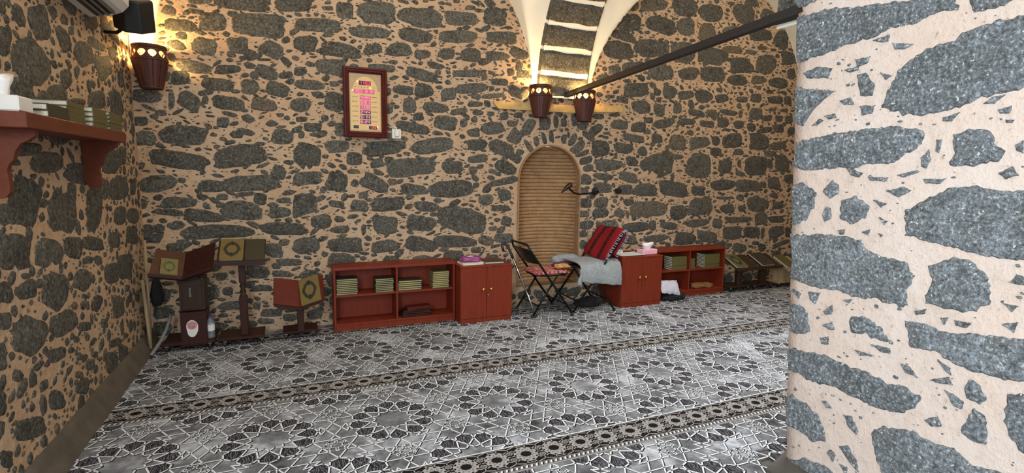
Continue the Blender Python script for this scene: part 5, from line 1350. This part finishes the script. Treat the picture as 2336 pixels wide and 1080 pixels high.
# ------------------------------------------------------------------ book stands at the right end
def low_desk(x0, x1, label, wood, dz=0.0):
    t = thing('book_desk', label, 'book stand', (0, 0, 0), 0, 'dark low book desks right of the right bookcase')
    Q = [(x0, 4.725, 0.325+dz), (x1, 4.725, 0.325+dz), (x1, 4.985, 0.452+dz), (x0, 4.985, 0.452+dz)]
    m = MB(); m.board(Q, 0.016); m.build('sloping_top', wood, t)
    m = MB(); m.box(x0-0.003, x1+0.003, 4.700, 4.730, 0.298+dz, 0.338+dz, bev=0.003); m.build('ledge', wood, t)
    cx = (x0+x1)/2
    m = MB(); m.box(cx-(0.045 if dz == 0 else 0.11), cx+(0.045 if dz == 0 else 0.11), 4.840, 4.900 if dz == 0 else 4.98, 0.070, 0.360+dz, bev=0.004); m.build('pole' if dz == 0 else 'box_pedestal', wood, t)
    m = MB(); m.box(cx-0.185, cx+0.185, 4.830, 5.030, 0.052, 0.076, bev=0.004); m.build('foot_board', wood, t)
    for sx in (-0.15, 0.15):
        for y in (4.850, 5.0): caster(t, cx+sx, y)
    return Q
Q1 = low_desk(5.140, 5.540, 'dark low book desk nearest the right bookcase', 'dark_walnut')
flat_book_on(sub(Q1, 0.02, 0.50, 0.04, 0.98), 0.024, 'olive_cover', 'cover_print', 'olive book with oval medallion on the first low desk', flip=True)
Q2 = low_desk(5.580, 5.930, 'dark low book desk in the middle at the right end', 'dark_walnut')
flat_book_on(sub(Q2, 0.02, 0.66, 0.04, 0.98), 0.024, 'dark_cover', 'cover_print', 'dark book with faint medallion on the second low desk', flip=True)
Q3 = low_desk(6.050, 6.360, 'low pale book desk farthest right beside the pier edge', 'pole_wood', -0.060)
flat_book_on(sub(Q3, 0.02, 0.60, 0.04, 0.98), 0.030, 'olive_cover', None, 'olive book on the farthest right low desk', flip=True)

# ------------------------------------------------------------------ bottle, poles, bag, hose in the left corner
t = thing('water_bottle', 'clear plastic water bottle with blue cap before the corner lectern', 'bottle', (-0.635, 4.835, 0.0785))
m = MB(); m.lathe([(0.0, 0.0), (0.027, 0.0), (0.031, 0.006), (0.031, 0.05), (0.029, 0.055), (0.031, 0.06), (0.031, 0.125), (0.026, 0.145), (0.013, 0.165), (0.012, 0.178)], n=20); m.build('bottle_body', 'clear_plastic', t, smooth=True)
m = MB(); m.lathe([(0.0318, 0.062), (0.0318, 0.115)], n=20); m.build('bottle_label', 'white_card', t)
m = MB(); m.lathe([(0.015, 0.170), (0.015, 0.188), (0.0, 0.189)], n=16); m.build('cap', 'blue_cap', t)
for k, (a, b, r, lab) in enumerate((((-1.062, 4.855, 0.042), (-1.070, 4.93, 0.905), 0.011, 'tall thin wooden pole leaning in the left corner'), ((-1.050, 4.785, 0.048), (-1.085, 4.84, 0.60), 0.013, 'shorter wooden pole leaning in the left corner'))):
    m = MB(); m.tube([a, lerp(a, b, .5), b], r, 8); tag(m.build('wooden_pole', 'pole_wood', smooth=True), lab, 'pole', 'wooden poles in the corner')
b_ = blob('hanging_bag', 'black_cloth', 'black bag hanging behind the wooden poles in the corner', 'bag', (-1.035, 5.035, 0.34), (0.045, 0.055, 0.135), 31, 0.2)
m = MB(); m.tube([(-1.035, 4.70, 0.018), (-1.02, 4.74, 0.040), (-0.985, 4.80, 0.095), (-0.955, 4.86, 0.165), (-0.935, 4.91, 0.235), (-0.930, 4.93, 0.275)], 0.014, 8)
tag(m.build('grey_hose', 'grey_plastic', smooth=True), 'curved grey hose rising from the kerb to the corner lectern', 'hose')

# ------------------------------------------------------------------ wall shelf on the left wall with books
t = thing('wall_shelf', 'red-brown wooden wall shelf on the left wall', 'shelf', (0, 0, 0))
m = MB(); m.box(XL+0.004, -0.920, 2.620, 3.975, 1.638, 1.700, bev=0.003); m.build('shelf_board', 'shelf_wood', t)
for y in (2.74, 3.86):
    prof = [(XL+0.006, 1.638), (-0.940, 1.638), (-0.942, 1.612), (-0.962, 1.596), (-0.990, 1.580), (-1.008, 1.550), (-1.018, 1.512), (-1.034, 1.494), (-1.040, 1.470), (-1.036, 1.420), (-1.038, 1.382), (-1.052, 1.362), (-1.075, 1.356), (-1.096, 1.366), (XL+0.006, 1.40)]
    m = MB(); m.prism([(x, y, z) for x, z in prof], (0, 0.034, 0)); m.build('bracket', 'shelf_wood', t, recalc=True)
tissue_box((-1.030, 2.700, 1.7005), HP, (0.130, 0.170, 0.062), 'white_card', 'white tissue box at the near end of the wall shelf', tall=0.085)
G3 = 'books lying on the left wall shelf'
def shelf_stack(n, y, xf, T, cover, where):
    stack(n, xf-0.080, y+0.118, 1.7005, 0.160, 0.232, T, cover, 'cream_pages', math.pi, where, G3, jit=0.002)
shelf_stack(2, 2.850, -0.926, 0.028, 'dark_cover', 'thick book on wall shelf next to tissue box')
shelf_stack(4, 3.125, -0.944, 0.0245, 'olive_cover', 'olive book in second wall shelf pile from tissue box')
shelf_stack(4, 3.415, -0.926, 0.0245, 'olive_cover', 'olive book in third wall shelf pile from tissue box')
shelf_stack(5, 3.700, -0.926, 0.0200, 'olive_cover', 'olive book in farthest wall shelf pile near corner')

# ------------------------------------------------------------------ air conditioner and loudspeaker
t = thing('air_conditioner', 'white split air conditioner high on the left wall', 'air conditioner', (0, 0, 0))
prof = [(XL+0.005, 2.425), (-1.00, 2.445), (-0.935, 2.475), (-0.900, 2.515), (-0.895, 2.60), (-0.905, 2.70), (-0.94, 2.74), (XL+0.005, 2.745)]
m = MB(); m.prism([(x, 3.30, z) for x, z in prof], (0, 0.885, 0)); m.build('housing', 'white_plastic', t, recalc=True)
m = MB(); m.prism([(-1.060, 3.36, 2.4275), (-0.962, 3.36, 2.4590), (-0.960, 3.36, 2.4520), (-1.058, 3.36, 2.4200)], (0, 0.76, 0)); m.build('outlet', 'black_plastic', t, recalc=True)
for k in range(3):
    x = -1.035 + 0.03*k; m = MB(); m.prism([(x, 3.37, 2.430+0.010*k), (x+0.012, 3.37, 2.434+0.010*k), (x+0.020, 3.37, 2.422+0.010*k), (x+0.008, 3.37, 2.418+0.010*k)], (0, 0.74, 0)); m.build('louvre', 'grey_plastic', t, recalc=True)
t = thing('loudspeaker', 'black loudspeaker box tilted in the corner above the lamp', 'loudspeaker', (-0.925, 4.42, 2.52))
m = MB(); poly = [(-0.105, -0.07), (0.02, -0.115), (0.105, -0.06), (0.105, 0.06), (0.02, 0.115), (-0.105, 0.07)]
m.prism([(x, y, -0.10) for x, y in poly], (0, 0, 0.21)); o = m.build('speaker_box', 'black_plastic', t, recalc=True); o.rotation_euler = (0.35, 0.25, -0.5)
bm_ = o.modifiers.new('round', 'BEVEL'); bm_.width = 0.012; bm_.segments = 2
m = MB(); m.tube([(-0.05, 0.0, -0.08), (-0.11, 0.03, -0.12), (-0.185, 0.05, -0.12)], 0.012, 8); m.build('bracket', 'black_metal', t)
